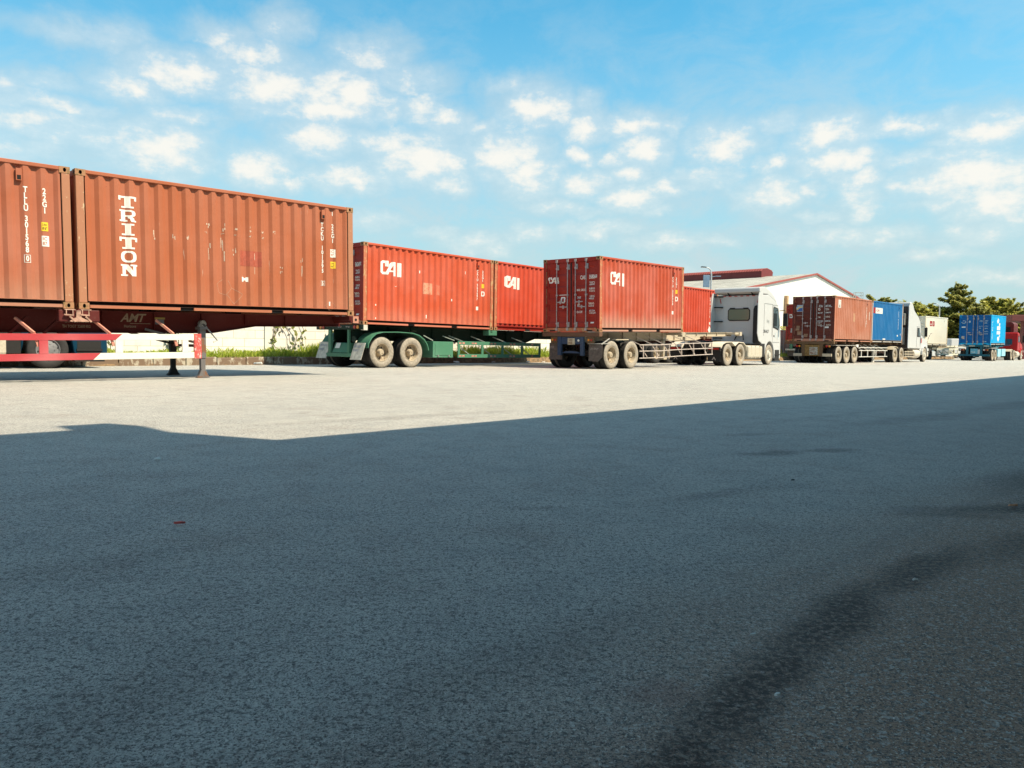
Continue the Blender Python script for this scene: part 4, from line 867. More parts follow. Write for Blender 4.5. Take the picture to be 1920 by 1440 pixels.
# ================================================================== RIG 3 : CAI container on beige trailer, white tractor
M3 = frame(2.99, 26.30, 49.98, 1.21)
t3 = trailer('beige and rusty semi trailer with tube side guards behind the white cab', M3, 1.21, 1.285, 12.2, [.81, 2.13], [0, 6.06], B_BEIGE, G_TRA, lowz=.95, ramp_=(8.4, 9.6, 1.10), rearm=B_RUST, outr=False)
def rig3():
    p = MB(); p.box(-.02, .08, .66, .80, .46, 1.125); p.box(-.02, .08, 1.62, 1.78, .46, 1.125); p.build('bumper_post', B_BLUE, t3, bevel=.008, each=1)
    p = MB(); p.prism([(.80, .54), (1.62, .54), (1.45, .60), (1.21, .62), (.97, .60)], -.0, .06, axis='x'); p.build('lower_bumper', B_BLUE, t3)
    p = MB(); p.box(0, .05, .80, 1.62, .86, 1.11); p.build('plate_panel', B_BLUE, t3)
    p = MB(); p.box(-.035, -.005, 1.02, 1.32, .84, 1.07); p.build('number_plate', plain('worn_plate', (.55, .47, .33, 1), .6, var=.3), t3)
    lay([ht('51R', -1.26, 1.04, .07, .7), ht('109.86', -1.29, .94, .07, .62)], 'lettering', plain('plate_print', (.28, .12, .06, 1), .6), t3, None, lambda z: -.036, 'rear')
    p = MB(); p.lathe([(.001, 0), (.04, 0), (.04, .02), (.001, .02)], (0, 0, 0), 12); p.build('reflector', WHITE, t3, M=T(-.03, .86, .99) @ Matrix.Rotation(R(-90), 4, 'Z'))
    for y in (.24, 1.80):
        p = MB(); p.box(.0, .07, y, y+.30, .90, 1.12); lb = p.build('tail_light', B_BROWN, t3, bevel=.01)
        for k, mt in ((0, REDL), (1, ORANGE)): q = MB(); q.prism([(y+.09+k*.12+.04*math.cos(a), 1.01+.04*math.sin(a)) for a in [j*math.pi/6 for j in range(12)]], -.012, -.001, axis='x'); q.build('lens', mt, lb)
    flap(t3, .12, -.02, .52, .26, .86, FLAPG, .03, [('CIEM TPHCM', .07, .74)], shape=1, tc=GREYT); flap(t3, .12, 1.66, 2.24, .30, .90, FLAPG, .03, [('CIEM', .08, .78)], tc=GREYT)
    f = MB(); f.box(.10, .62, .0, .56, .87, .89); f.bar((.12, .0, .86), (.62, .0, 1.06), .03, .03); f.build('flap_bracket', plain('pale_grey_steel', (.42, .40, .37, 1), .5), t3)
    f = MB(); f.box(1.05, 1.9, .0, .58, 1.00, 1.03); f.build('mudguard', B_BEIGE, t3)
    # tube side guard with slanting braces
    g = MB(); P = {}
    for z in (.83, .60, .34): P[z] = g.tube([(2.66, .0, z-.02), (4.2, -.01, z-.035), (5.6, 0, z-.01), (7.2, .01, z-.005), (8.75, 0, z)], .020, 6)
    for u in (2.95, 3.95, 4.95, 5.95, 7.0, 8.05, 8.7): g.bar((u-.02, .012, .82), (u+.0, .0, .32), .035, .03); 
    for u in (2.7, 3.6, 4.5, 5.45, 6.6, 7.7): g.bar((u-.45, .62, 1.18), (u, .02, .83), .03, .03); g.bar((u+.02, .03, .80), (u+.60, .05, .36), .025, .025)
    g.build('side_guard', plain('pale_pink_tube', (.58, .48, .42, 1), .5, var=.2), t3)
    l = MB()
    for yy in (.42, WID-.54): l.box(5.2, 5.34, yy, yy+.12, .28, .95); l.prism([(5.15, .20), (5.39, .20), (5.42, .32), (5.12, .32)], yy-.06, yy+.18)
    l.build('landing_leg', B_BEIGE, t3, each=2)
    k = MB(); k.box(5.98, 6.2, -.01, .2, 1.10, 1.275); k.box(6.2, 6.24, -.02, .1, .95, 1.25); k.build('twist_lock', B_BEIGE, t3)
    a = MB(); a.lathe([(.001, 0), (.09, 0), (.10, .03), (.001, .04)], (8.9, .45, 1.05), 12); a.box(9.0, 9.5, .40, .7, 1.0, 1.1); a.build('hose_coupling', B_RUST, t3)
    e = MB(); e.box(11.6, 12.3, .25, WID-.25, 1.18, 1.272); e.box(12.0, 12.25, .2, .45, 1.12, 1.30); e.build('nose_plate', B_BEIGE, t3, bevel=.01)
rig3()
container('red CAI container with closed shade-darkened red doors facing us, at the middle of the row', M3, 0, 1.285, P_CAI3, P_CAIP, P_CAST, G_CONT, doors='dark', doorm=P_RED_SHADE, sides=cai_side('358068', .68, 2.12, .93, .5), rear=cai_rear('358068 7', ''))

def light_disc(parent, u, y, z, r, mat, name='lens'):
    q = MB(); q.prism([(y+r*math.cos(a), z+r*math.sin(a)) for a in [j*math.pi/6 for j in range(12)]], u-.02, u, axis='x'); return q.build(name, mat, parent)

# ------------------------------------------------------------------ cab-over tractor
def cabover(label, M, pm, group, wall=None, rim=None, back=3.55, marks=True):
    t = thing('truck_tractor', label, 'truck', M, group)
    f = MB()
    for yy in (.78, WID-.86): f.box(-.95, 6.0, yy, yy+.08, .78, 1.0)
    for u in (-.9, .7, 2.2, 3.2): f.box(u, u+.1, .86, WID-.86, .8, .98)
    f.build('chassis_frame', DARK, t)
    fw = MB(); fw.box(-.2, 1.0, .65, WID-.65, 1.02, 1.08); fw.prism([(-.75, 1.0), (1.5, 1.0), (1.2, 1.14), (-.3, 1.12)], .9, 1.5); fw.build('fifth_wheel', DARK, t, bevel=.02)
    for u in (0, 1.38):
        a = MB(); a.tube([(u, .3, .5), (u, WID-.3, .5)], .09, 10); a.build('axle', DARK, t)
        wheel(t, u, 0, .5, 1, True, wall, rim); wheel(t, u, WID, .5, -1, True, wall, rim)
    a = MB(); a.tube([(4.93, .3, .5), (4.93, WID-.3, .5)], .07, 10); a.build('axle', DARK, t)
    wheel(t, 4.93, 0.03, .5, 1, False, wall, RIMW if pm is W_CAB else rim, front=True); wheel(t, 4.93, WID-.03, .5, -1, False, wall, rim, front=True)
    for y0, y1 in ((-.02, .60), (WID-.60, WID+.02)):
        g = MB(); pts = [(-.80, .80), (-.62, .98), (-.30, 1.07), (.30, 1.09), (.52, 1.0), (.69, .92), (.86, 1.0), (1.08, 1.09), (1.62, 1.07), (1.92, .92), (2.04, .70)]
        inn = [(x, z-.03) for x, z in pts]; g.prism(pts+inn[::-1], y0, y1); g.build('mudguard', W_DUST if pm is W_CAB else pm, t, smooth=True)
        b = MB(); b.box(-.86, -.80, y0+.02, y1, .66, .84); lb = b.build('tail_light', DARK, t, bevel=.01)
        r = MB(); r.box(-.868, -.861, y0+.08, y1-.06, .72, .80); r.build('lens', REDL, lb)
        flap(t, -.82, y0+.02, y1, .20, .66, BLACK)
        lay([logo([[(0, 0), (.2, 0), (.5, .6), (.8, 0), (1, 0), (.6, 1), (.4, 1)]], -(y1-.2), .40, .2, .14)], 'logo', GREYT, t, None, lambda z: -.822, 'rear')
    for y0, y1 in ((.0, .62), (WID-.62, WID)):
        k = MB(); k.box(2.25, 4.0, y0, y1, .34, .93); tk = k.build('fuel_tank', plain('dusty_tank', (.56, .50, .40, 1), .5, var=.15), t, bevel=.09, seg=3)
        s = MB()
        for u in (2.6, 3.1, 3.6): s.box(u, u+.05, y0-.012, y1+.012, .325, .945)
        s.build('tank_strap', W_DUST, tk, bevel=.02, each=1)
    # cab body : side outline swept across the width, wheel arch cut out
    cab = MB(); arch = [(4.93+.62*math.cos(a), .52+.62*math.sin(a)) for a in [math.pi*k/8 for k in range(9)]]
    prof = [(back+.30, 1.02), (back+.30, 3.05), (4.6, 3.08), (5.75, 2.80), (6.05, 2.55), (6.30, 1.75), (6.38, 1.2), (6.38, .42), (6.05, .34), (5.62, .40)]+arch+[(4.30, 1.02)]
    cab.prism(prof, .02, WID-.02); cb = cab.build('cab', pm, t, bevel=.05, seg=3); cb.matrix_local = T(0, 0, 1.0) @ Matrix.Diagonal((1, 1, 1.17, 1)) @ T(0, 0, -1.0)
    ft = MB(); ft.prism([(back, 3.16), (back, 3.30), (back+.06, 3.36), (back+.7, 3.40), (4.9, 3.26), (5.5, 3.06), (5.95, 2.74), (5.7, 2.84), (4.6, 3.10), (back+.3, 3.10)], .06, WID-.06); ft.build('roof_fairing', pm, cb, bevel=.03)
    for y0, y1 in ((.01, .045), (WID-.045, WID-.01)):
        sf = MB(); sf.prism([(back-.25, 1.45), (back-.25, 2.9), (back-.12, 3.14), (back+.32, 3.14), (back+.32, 1.05), (back-.05, 1.15)], y0, y1); sf.build('side_fairing', pm, cb, bevel=.01)
    # back wall : pressed panels, window, vents, red tape
    ub = back+.30
    p = MB()
    for y0, y1, z0, z1 in ((.42, .70, 2.05, 2.95), (.78, 1.30, 2.6, 2.98), (1.36, 1.9, 2.6, 2.98), (1.98, 2.3, 1.6, 2.5), (.45, .75, 1.25, 1.9)): p.box(ub-.012, ub+.004, y0, y1, z0, z1)
    p.prism([(.62, 1.30), (1.70, 1.30), (1.66, 1.52), (1.5, 1.66), (.82, 1.66), (.66, 1.52)], ub-.02, ub+.004, axis='x'); p.build('rear_panel', pm, cb, bevel=.02, each=1)
    w = MB(); w.prism([(.62+a, 1.98+b) for a, b in ((.08, 0), (1.06, 0), (1.14, .08), (1.14, .44), (1.06, .52), (.08, .52), (0, .44), (0, .08))], ub-.03, ub-.005, axis='x')
    w.prism([(.66+a, 2.02+b) for a, b in ((.06, 0), (1.0, 0), (1.06, .06), (1.06, .38), (1.0, .44), (.06, .44), (0, .38), (0, .06))], ub-.036, ub-.031, m=1, axis='x'); w.build('rear_window', [BLACK, GLASSG], cb)
    v = MB(); v.box(ub-.03, ub, .72, .98, 2.48, 2.53); v.box(ub-.03, ub, 1.40, 1.66, 2.48, 2.53); v.build('vent', BLACK, cb, each=1)
    if marks:
        r = MB()
        for k in range(6): y = .40+k*.30; r.box(ub-.018, ub, y, y+.15, 3.00, 3.035)
        for y in (.28, WID-.30): r.bar((ub-.01, y, 2.72), (ub-.01, y+(.05 if y > 1 else -.05), 2.92), .03, .03)
        r.build('reflector_tape', REDL, cb, each=1)
    h = MB()
    for z in (3.0, 2.55, 1.95, 1.25): h.bar((ub-.04, WID-.42, z), (back+.02, WID-.06, z), .05, .05)
    for y in (.5, 1.7): h.bar((ub-.02, y, 3.05), (back+.05, y, 3.17), .05, .05)
    h.build('fairing_bracket', BLACK, cb, each=1)
    a = MB(); a.tube([(back+.22, .9, 1.2), (back+.15, .9, 1.45), (back+.2, 1.2, 1.5), (back+.2, 1.35, 1.2)], .03, 8); a.build('air_hose', BLACK, t)
    a = MB(); a.prism([(back+.2, .4), (back+.2, 1.02), (back+.75, 1.02), (back+.75, .4)], .03, .5); a.build('air_filter_box', BLACK, t)
    a = MB(); a.prism([(back-.02, 1.05), (back-.02, 2.45), (back+.12, 2.6), (back+.28, 2.62), (back+.28, 1.05)], .06, .36); a.build('fairing_shade_block', BLACK, cb, bevel=.06, seg=3)  # black block standing in for the shade inside the side fairing
    for near in (1, 0):
        y = (lambda a: a) if near else (lambda a: WID-a)
        o = MB(); ya, yb = sorted((y(.014), y(.03)))
        o.prism([(5.28, 1.72), (5.28, 2.56), (5.35, 2.62), (5.92, 2.56), (6.19, 1.84), (5.95, 1.62), (5.6, 1.68)], ya, yb)
        o.prism([(5.33, 1.78), (5.33, 2.52), (5.38, 2.57), (5.88, 2.52), (6.12, 1.86), (5.92, 1.68), (5.62, 1.74)], *sorted((y(.009), y(.013))), m=1); o.build('side_window', [BLACK, GLASS], cb)
        d = MB()
        for pa, pb in (((5.24, 1.1), (5.24, 2.68)), ((5.24, 2.68), (5.95, 2.68)), ((4.1, 1.35), (4.1, 2.7)), ((4.1, 2.7), (5.15, 2.7)), ((5.15, 2.7), (5.15, 1.35)), ((5.27, 1.1), (6.2, 1.1))): d.bar((pa[0], y(.019), pa[1]), (pb[0], y(.019), pb[1]), .012, .012)
        d.build('door_seam', SEAM, cb, each=1)
        o = MB(); o.tube([(6.1, y(.02), 2.46), (6.2, y(-.22), 2.5), (6.2, y(-.26), 2.3)], .02, 6); o.box(6.12, 6.24, *sorted((y(-.16), y(-.38))), 1.80, 2.36); o.build('mirror', BLACK, cb, bevel=.03)
        o = MB(); o.box(5.55, 6.3, *sorted((y(-.01), y(.2))), .30, .36); o.box(5.6, 6.25, *sorted((y(-.01), y(.2))), .55, .60); o.box(5.62, 6.22, *sorted((y(.015), y(.03))), .36, .78); o.build('step', BLACK, cb)
        o = MB(); o.box(5.38, 5.50, *sorted((y(.008), y(.03))), 1.34, 1.40); o.build('door_handle', BLACK, cb)
    ws = MB(); ws.add([(6.315, .18, 1.80), (6.315, WID-.18, 1.80), (6.065, WID-.22, 2.56), (6.065, .22, 2.56)], [(0, 1, 2, 3)]); ws.build('windscreen', GLASS, cb)
    gr_ = MB()
    for z in (.8, .95, 1.1, 1.25): gr_.box(6.375, 6.395, .5, WID-.5, z, z+.09)
    gr_.build('grille', BLACK, cb)
    for y in (.22, WID-.5): q = MB(); q.box(6.375, 6.395, y, y+.3, .58, .76); q.build('headlight', glass_mat('lamp_lens', (.6, .6, .58, 1), .1) if 'lamp_lens' not in bpy.data.materials else bpy.data.materials['lamp_lens'], cb)
    return t, cb
GLASSG = glass_mat('greenish_glass', (.12, .19, .14, 1), .1)
G_TRU = 'truck tractors in the yard'
tr3, cb3 = cabover('white high-roof truck cab with small rear window, coupled to the beige trailer', frame(9.62, 34.16, 50.6), W_CAB, G_TRU, rim=RIMD)
lay([ht('50H-541.27', 4.05, 1.62, .13, .75, .03)], 'lettering', plain('dark_plate_print', (.10, .10, .10, 1), .6), cb3, None, lambda x: .016)
lay([ht('Hung', 4.45, 2.06, .13, .8, .02)], 'lettering', plain('grey_script', (.4, .42, .42, 1), .6), cb3, None, lambda x: .016)
lay([rect(5.60, 1.30, .16, .22), rect(5.95, 1.25, .16, .3)], 'sticker', plain('pale_sticker', (.55, .60, .62, 1), .5), cb3, None, lambda x: .016)
# blue tractor behind the first trailer
trb, cbb = cabover('blue truck cab mostly hidden in the shade behind the red and white side guard', frame(-15.75, 16.8, 45.6), BLU_CAB_SHADE, G_TRU, wall=SIDEB, rim=plain('shaded_steel_rim', (.20, .20, .21, 1), .5), marks=False)  # rims darkened to carry the shade as well

# ------------------------------------------------------------------ bonneted tractor
def bonneted(label, M, pm, group, tall=True, wall=None, wb=6.0, sticker=None):
    t = thing('truck_tractor', label, 'truck', M, group); k = wb-6.0
    f = MB()
    for yy in (.78, WID-.86): f.box(-.9, wb+1.1, yy, yy+.08, .74, .98)
    f.build('chassis_frame', B_BEIGE, t)
    fw = MB(); fw.prism([(-.7, .98), (1.5, .98), (1.0, 1.12), (-.3, 1.12)], .75, 1.7); fw.build('fifth_wheel', DARK, t)
    for u in (0, 1.36):
        a = MB(); a.tube([(u, .3, .5), (u, WID-.3, .5)], .09, 10); a.build('axle', DARK, t)
        wheel(t, u, 0, .5, 1, True, wall, RIMD); wheel(t, u, WID, .5, -1, True, wall, RIMD)
    a = MB(); a.tube([(wb, .3, .5), (wb, WID-.3, .5)], .07, 10); a.build('axle', DARK, t)
    wheel(t, wb, 0.02, .5, 1, False, wall, RIMW, front=True); wheel(t, wb, WID-.02, .5, -1, False, wall, RIMW, front=True)
    for y0, y1 in ((-.02, .5), (WID-.5, WID+.02)):
        g = MB(); g.prism([(-.55, .86), (-.35, 1.02), (0, 1.07), (.35, 1.02), (.5, .95), (.48, .92), (.33, .99), (0, 1.04), (-.33, .99), (-.52, .84)], y0, y1); g.build('mudguard', B_BEIGE, t)
        c = MB(); c.lathe([(.001, 0), (.30, 0), (.33, .03), (.33, 1.3), (.30, 1.33), (.001, 1.33)], (0, 0, 0), 22); tk = c.build('fuel_tank', plain('beige_tank', (.64, .57, .47, 1), .4, .1, .1), t, M=T(wb-1.25, (y0+y1)/2+.06, .58) @ Matrix.Rotation(R(90), 4, 'Z'), smooth=True)
        s = MB()
        for z in (.38, .55, .72): s.tube([(2.0, .03 if y0 < 1 else WID-.03, z), (wb-2.6, .02 if y0 < 1 else WID-.02, z)], .03, 6)
        for u in (2.2, 2.9, wb-2.7): s.box(u, u+.04, *((.02, .06) if y0 < 1 else (WID-.06, WID-.02)), .36, .78)
        s.build('side_guard', B_BEIGE, t)
    H = 4.15 if tall else 2.75
    body = [(3.0, .95), (3.0, H-.10), (3.08, H), (3.25, H)] + ([(3.6, H-.12), (4.0, H-.55), (4.45+k, 3.1), (4.75+k, 2.85)] if tall else [(4.2+k, H), (4.7+k, H-.08)]) + [(5.05+k, 2.05), (5.1+k, .95)]
    c = MB(); c.prism(body, .04, WID-.04); cb = c.build('cab', pm, t, bevel=.06, seg=3)
    hd = MB(); ar = [(wb+.60*math.cos(a), .50+.60*math.sin(a)) for a in [math.pi*j/8 for j in range(9)]]
    hd.prism([(5.09+k, 1.0), (5.06+k, 1.95), (5.6+k, 1.86), (6.6+k, 1.62), (7.0+k, 1.35), (7.08+k, .70), (6.95+k, .5), (wb+.62, .5)]+ar[1:]+[(5.3+k, .62), (5.09+k, .62)], .12, WID-.12); hb = hd.build('hood', pm, t, bevel=.10, seg=3)
    for y0, y1 in ((0, .5), (WID-.5, WID)):
        w = MB(); ar2 = [(wb+.70*math.cos(a), .52+.70*math.sin(a)) for a in [math.pi*j/8 for j in range(9)]]; ar3 = [(wb+.60*math.cos(a), .50+.60*math.sin(a)) for a in [math.pi*j/8 for j in range(8, -1, -1)]]
        w.prism(ar2+ar3, y0, y1); w.build('wheel_arch', pm, hb, bevel=.03)
    b = MB(); b.box(7.0+k, 7.2+k, .1, WID-.1, .38, .72); b.build('bumper', W_DUST, t, bevel=.04)
    for near in (1, 0):
        y = (lambda a: a) if near else (lambda a: WID-a)
        o = MB(); o.prism([(4.05+k, 1.78), (4.05+k, 2.42), (4.55+k, 2.42), (4.72+k, 2.0), (4.7+k, 1.78)], *sorted((y(.028), y(.05))))
        o.prism([(4.1+k, 1.83), (4.1+k, 2.37), (4.52+k, 2.37), (4.66+k, 2.0), (4.64+k, 1.83)], *sorted((y(.022), y(.027))), m=1); o.build('side_window', [BLACK, GLASS], cb)
        o = MB(); o.tube([(4.9+k, y(.02), 2.5), (5.0+k, y(-.28), 2.52), (5.0+k, y(-.28), 1.75), (4.9+k, y(.02), 1.7)], .018, 6); o.box(4.95+k, 5.05+k, *sorted((y(-.18), y(-.36))), 1.8, 2.45); o.build('mirror', BLACK, cb, bevel=.02)
        o = MB()
        for pa, pb in (((3.95+k, 1.05), (3.95+k, 2.5)), ((3.95+k, 2.5), (4.6+k, 2.5)), ((4.82+k, 1.1), (4.82+k, 1.9))): o.bar((pa[0], y(.037), pa[1]), (pb[0], y(.037), pb[1]), .012, .012)
        o.build('door_seam', SEAM, cb, each=1)
        o = MB(); o.box(wb+.68, wb+.95, *sorted((y(.02), y(.2))), .78, .98); o.build('headlight', bpy.data.materials['lamp_lens'], hb, bevel=.03)
    ws = MB(); ws.add([(4.80+k, .2, 2.80), (4.80+k, WID-.2, 2.80), (5.10+k, WID-.15, 2.02), (5.10+k, .15, 2.02)], [(0, 1, 2, 3)]); ws.build('windscreen', GLASS, cb)
    # rear wall of the sleeper with boxes
    r = MB(); r.box(2.55, 2.95, .25, 1.0, 2.55, 3.35) if tall else r.box(2.97, 3.0, .5, 1.9, 1.55, 2.1)
    r.build('cooling_unit' if tall else 'rear_window', plain('grey_unit', (.34, .32, .29, 1), .5) if tall else GLASS, cb, bevel=.03 if tall else 0)
    if tall:
        r = MB(); r.box(2.96, 2.998, .09, WID-.09, .96, H-.3); r.build('rear_panel', plain('rear_wall_shade', (.07, .05, .045, 1), .8), cb)  # dark sheet puts the shade on the cab's rear wall
        r = MB(); r.box(2.7, 2.95, .3, .8, 1.2, 2.4); r.build('battery_box', plain('grey_box', (.30, .29, .27, 1), .6), cb, bevel=.03)
        for y0, y1 in ((.04, .08), (WID-.08, WID-.04)): s = MB(); s.prism([(2.75, .98), (2.75, H-.35), (3.0, H-.1), (3.02, .98)], y0, y1); s.build('side_fairing', pm, cb)
        e = MB(); e.tube([(2.85, WID-.3, 1.0), (2.85, WID-.3, 3.7)], .07, 10); e.build('exhaust_stack', STEEL, t)
    if sticker: lay([rect(4.95+k, 1.35, .22, .32)], 'emblem', REDL, cb, None, lambda x: .03); 
    return t, cb
# ================================================================== RIG 4 : brown + blue container on three-axle trailer, white bonneted tractor
M4 = frame(18.13, 43.29, 46.72, .29)
t4 = trailer('three-axle trailer with white tube side guard carrying the brown and the blue container', M4, .29, 1.255, 12.3, [.83, 2.09, 3.37], [0, 6.05, 12.2], B_BROWN, G_TRA, lowz=.88, ramp_=(8.6, 9.6, 1.08), rearm=B_BROWN, legs=7.8, legm=plain('white_leg', (.6, .58, .54, 1), .6))
def rig4():
    g = MB(); wt = plain('white_guard', (.66, .62, .56, 1), .5, var=.12)
    for z in (.92, .74, .36): g.tube([(4.0, .0, z), (9.2, .02, z-.01)], .028, 6)
    for u in (4.4, 5.5, 7.0, 8.7): g.box(u, u+.08, -.01, .03, .36, .76)
    for u in (4.2, 5.2, 6.2, 7.2, 8.2): g.bar((u, .5, 1.15), (u+.5, .02, .74), .035)
    g.build('side_guard', wt, t4)
    b = MB(); b.box(0, .06, .70, 1.75, .42, 1.06); b.build('rear_valance', plain('ochre_panel', (.26, .15, .04, 1), .7, var=.3), t4)
    b = MB(); b.box(-.02, .06, .62, .80, .40, 1.10); b.box(-.02, .06, 1.66, 1.84, .40, 1.10); b.build('bumper_post', B_BROWN, t4, each=1)
    b = MB(); b.box(-.03, -.005, .90, 1.36, .48, .92); b.build('number_plate', plain('pale_plate', (.5, .48, .42, 1), .6, var=.4), t4)
    lay([ht('51R', -1.30, .86, .14, .8), ht('086.52', -1.33, .66, .12, .7)], 'lettering', plain('plate_print', (.28, .12, .06, 1), .6), t4, None, lambda z: -.032, 'rear')
    b = MB(); b.box(-.04, .04, .1, .62, .40, .56); b.box(-.04, .04, 1.8, 2.3, .40, .56); b.build('underrun_bar', B_BEIGE, t4, each=1)
    for y in (.22, 1.95): light_disc(t4, -.02, y, .98, .06, ORANGE, 'tail_light'); light_disc(t4, -.02, y+.16, .98, .06, REDL, 'tail_light')
    f = MB(); f.box(.3, 3.9, -.01, .55, 1.03, 1.05); f.build('mudguard', wt, t4)
    k = MB(); k.box(3.85, 4.2, .1, .16, .95, 1.1); k.build('data_plate', WHITE, t4)
rig4()
flag = [dict(p=[rect(-2.23, 1.72, .40, .38)], n='logo_panel', m=plain('pale_blue_panel', (.42, .50, .58, 1), .5), off=.004), dict(p=[([(0, 0), (.34, 0), (.34, .18), (.17, .17), (0, .02)], [(0, 1, 2, 3, 4)], -2.20, 1.75)], n='logo', m=plain('logo_blue', (.02, .12, .42, 1), .5), off=.007),
        dict(p=[([(0, 0), (.20, .15), (.34, .17), (.34, .21), (.18, .20), (0, .06)], [(0, 1, 2, 3, 4, 5)], -2.20, 1.80)], n='logo', m=YEL, off=.008)]
num4 = [dict(p=[ht('FCIU', -.92, 2.07, .12, .6, .02), ht('487190 2', -.55, 2.07, .12, .58, .02), ht('22G1', -.55, 1.88, .11, .6, .02), ht('MAX.WT.', -.98, 1.66, .08, .6), ht('30.480 KG', -.55, 1.68, .08, .6), ht('TARE', -.98, 1.42, .08, .6), ht('2.230 KG', -.55, 1.44, .08, .6),
        ht('PAYLOAD', -.98, 1.20, .08, .6), ht('28.250 KG', -.55, 1.20, .08, .6), ht('CU.CAP', -.98, .98, .08, .6), ht('33.2 CU.M', -.50, .98, .08, .6)]), dict(p=[rect(-.56, .76, .22, .09)], n='label_mark'),
        dict(p=[(*polys_flat(ring_polys(), .12, .14), -.96, 1.90)], n='round_mark'),
        dict(p=[rect(-2.25, .62, .24, .28), rect(-2.15, .36, .26, .22), rect(-1.75, .25, .22, .18)], n='paper_patch', m=plain('brown_paper', (.30, .17, .10, 1), .8), off=.003), dict(p=[rect(-2.2, 1.48, .4, .02)], n='trim_line', m=GREYT)]
container('brown container with a blue and yellow flag sign on its shade-darkened doors, above three axles', M4, 0, 1.255, P_BRN, P_BRN, P_CAST, G_CONT, doors='dark', doorm=P_BRN_SHADE, rear=flag+num4,
    sides=[dict(p=[rect(.62, 1.93, .32, .45)], n='logo_panel', m=WHITE), dict(p=[([(0, 0), (.22, 0), (.22, .10), (.12, .12), (.22, .30), (.22, .38), (.14, .38), (0, .10)], list([(0, 1, 2, 3, 4, 5, 6, 7)]), .67, 1.96)], n='logo', m=plain('grey_green_logo', (.16, .16, .13, 1), .6), off=.006),
           dict(p=[rect(3.0, 1.2, .35, .5)], n='paint_patch', m=worn('tan_patch', (.50, .28, .16, 1), (.47, .185, .11, 1), .5, 20), off=.002), dict(p=[vt('FCIU487190', 5.25, 2.1, .08), rect(5.6, 1.35, .05, .5), rect(5.05, .9, .03, .3)])])
container('bright blue container with a red and white logo strip, in front of the brown one', M4, LEN+.08, 1.255, P_BLU, worn('pale_blue_grey_post', (.40, .36, .33, 1), (.45, .22, .12, 1), .4), P_CAST, G_CONT, doors=False, sillm=plain('pale_sill', (.55, .5, .45, 1), .7, var=.3),
    sides=[dict(p=[rect(.65, 1.82, 1.35, .36)], n='logo_panel', m=WHITE), dict(p=[rect(.30, 1.82, .34, .36)], n='logo_panel', m=REDL), dict(p=[ht('K LINE', .85, 2.08, .15, .8, .03)], n='lettering', m=REDL, off=.006), dict(p=[vt('KKTU 8120463', 5.25, 2.1, .08), rect(5.0, .42, .12, .10), rect(5.6, .5, .06, .12), rect(2.1, .02+.16, .5, .08)])])
bonneted('white bonneted truck cab with tall roof fairing in front of the blue container', frame(25.35, 50.75, 46.9), W_CAB, G_TRU, True, wb=6.75, sticker=True)

# ================================================================== RIG 8 and 9 : trailers in the second row
M8 = frame(7.25, 37.9, 48.0, 0)
t8 = trailer('dark trailer with black tyres seen through the tube guard beside the white cab', M8, 0, 1.36, 12.2, [-.2, 1.1, 2.4], [0, 6.05, 12.2], B_RED, G_TRA, wall=SIDEB, lowz=.95, legs=8.5)
container('red container between the central CAI container and the white cab', M8, 0, 1.36, P_CAI2, P_CAIP, P_CAST, G_CONT, doors=True, doorm=P_RED_SHADE, sides=cai_side('334710', .7, 2.1, .86, .5)+[dict(p=[([(0, .28), (.2, 0), (.34, .30), (.16, .60)], [(0, 1, 2, 3)], 5.0, .12)], n='diamond_sticker')])
M9 = frame(20.7, 51.55, 47.5, 0)
t9 = trailer('trailer with black tyres and a green lamp bracket, just left of the three-axle trailer', M9, 0, 1.30, 12.2, [.9, 2.2], [0, 6.05, 12.2], B_GREEN_SHADE, G_TRA, wall=SIDEB, rearm=B_RUST, lowz=.9, legs=8.5)
b = MB(); b.box(-.05, .05, 1.6, 2.4, .70, .82); b.build('underrun_bar', STEEL, t9); b = MB(); b.box(-.06, .02, 1.9, 2.1, .8, 1.15); b.build('lamp_bracket', B_GREEN, t9)
container('red CAI container whose shade-darkened left door peeps out behind the shade-darkened brown doors', M9, 0, 1.30, P_CAI2, P_CAIP, P_CAST, G_CONT, doors='dark', doorm=P_RED_SHADE, sides=cai_side('301177'), rear=[dict(p=[logo(CAI, -2.24, 1.90, .55, .30)], n='logo'), dict(p=[rect(-2.1, .62, .22, .3)], n='label_mark', m=GREYT)])
flap(t9, .1, 1.7, 2.3, .3, .85, FLAPG)

# ================================================================== RIG 6 : cream container
M6 = frame(36.72, 68.32, 44.08, .26)
t6 = trailer('cream lattice trailer standing on landing legs under the cream container', M6, .26, 1.311, 12.0, [.2, 1.6], [0, 6.05, 11.9], B_BEIGE, G_TRA, wall=SIDEB, rim=SIDEB, lowz=.92, legs=9.6)
def rig6():
    g = MB(); cm = plain('cream_guard', (.66, .64, .52, 1), .6, var=.1)
    for z in (.92, .40): g.box(3.2, 9.4, -.03, .03, z, z+.11)
    for u in (3.2, 4.9, 6.6, 8.3, 9.3): g.box(u, u+.12, -.028, .028, .511, .919)
    for u in (3.4, 5.1, 6.8): g.bar((u, 0, .90), (u+1.4, 0, .52), .06, .05)
    g.build('side_guard', cm, t6)
    g = MB(); g.box(6.2, 11.9, .1, .3, 1.18, 1.29); g.box(9.0, 9.1, .2, 2.2, .9, 1.2); g.build('deck_rail', cm, t6)
rig6()
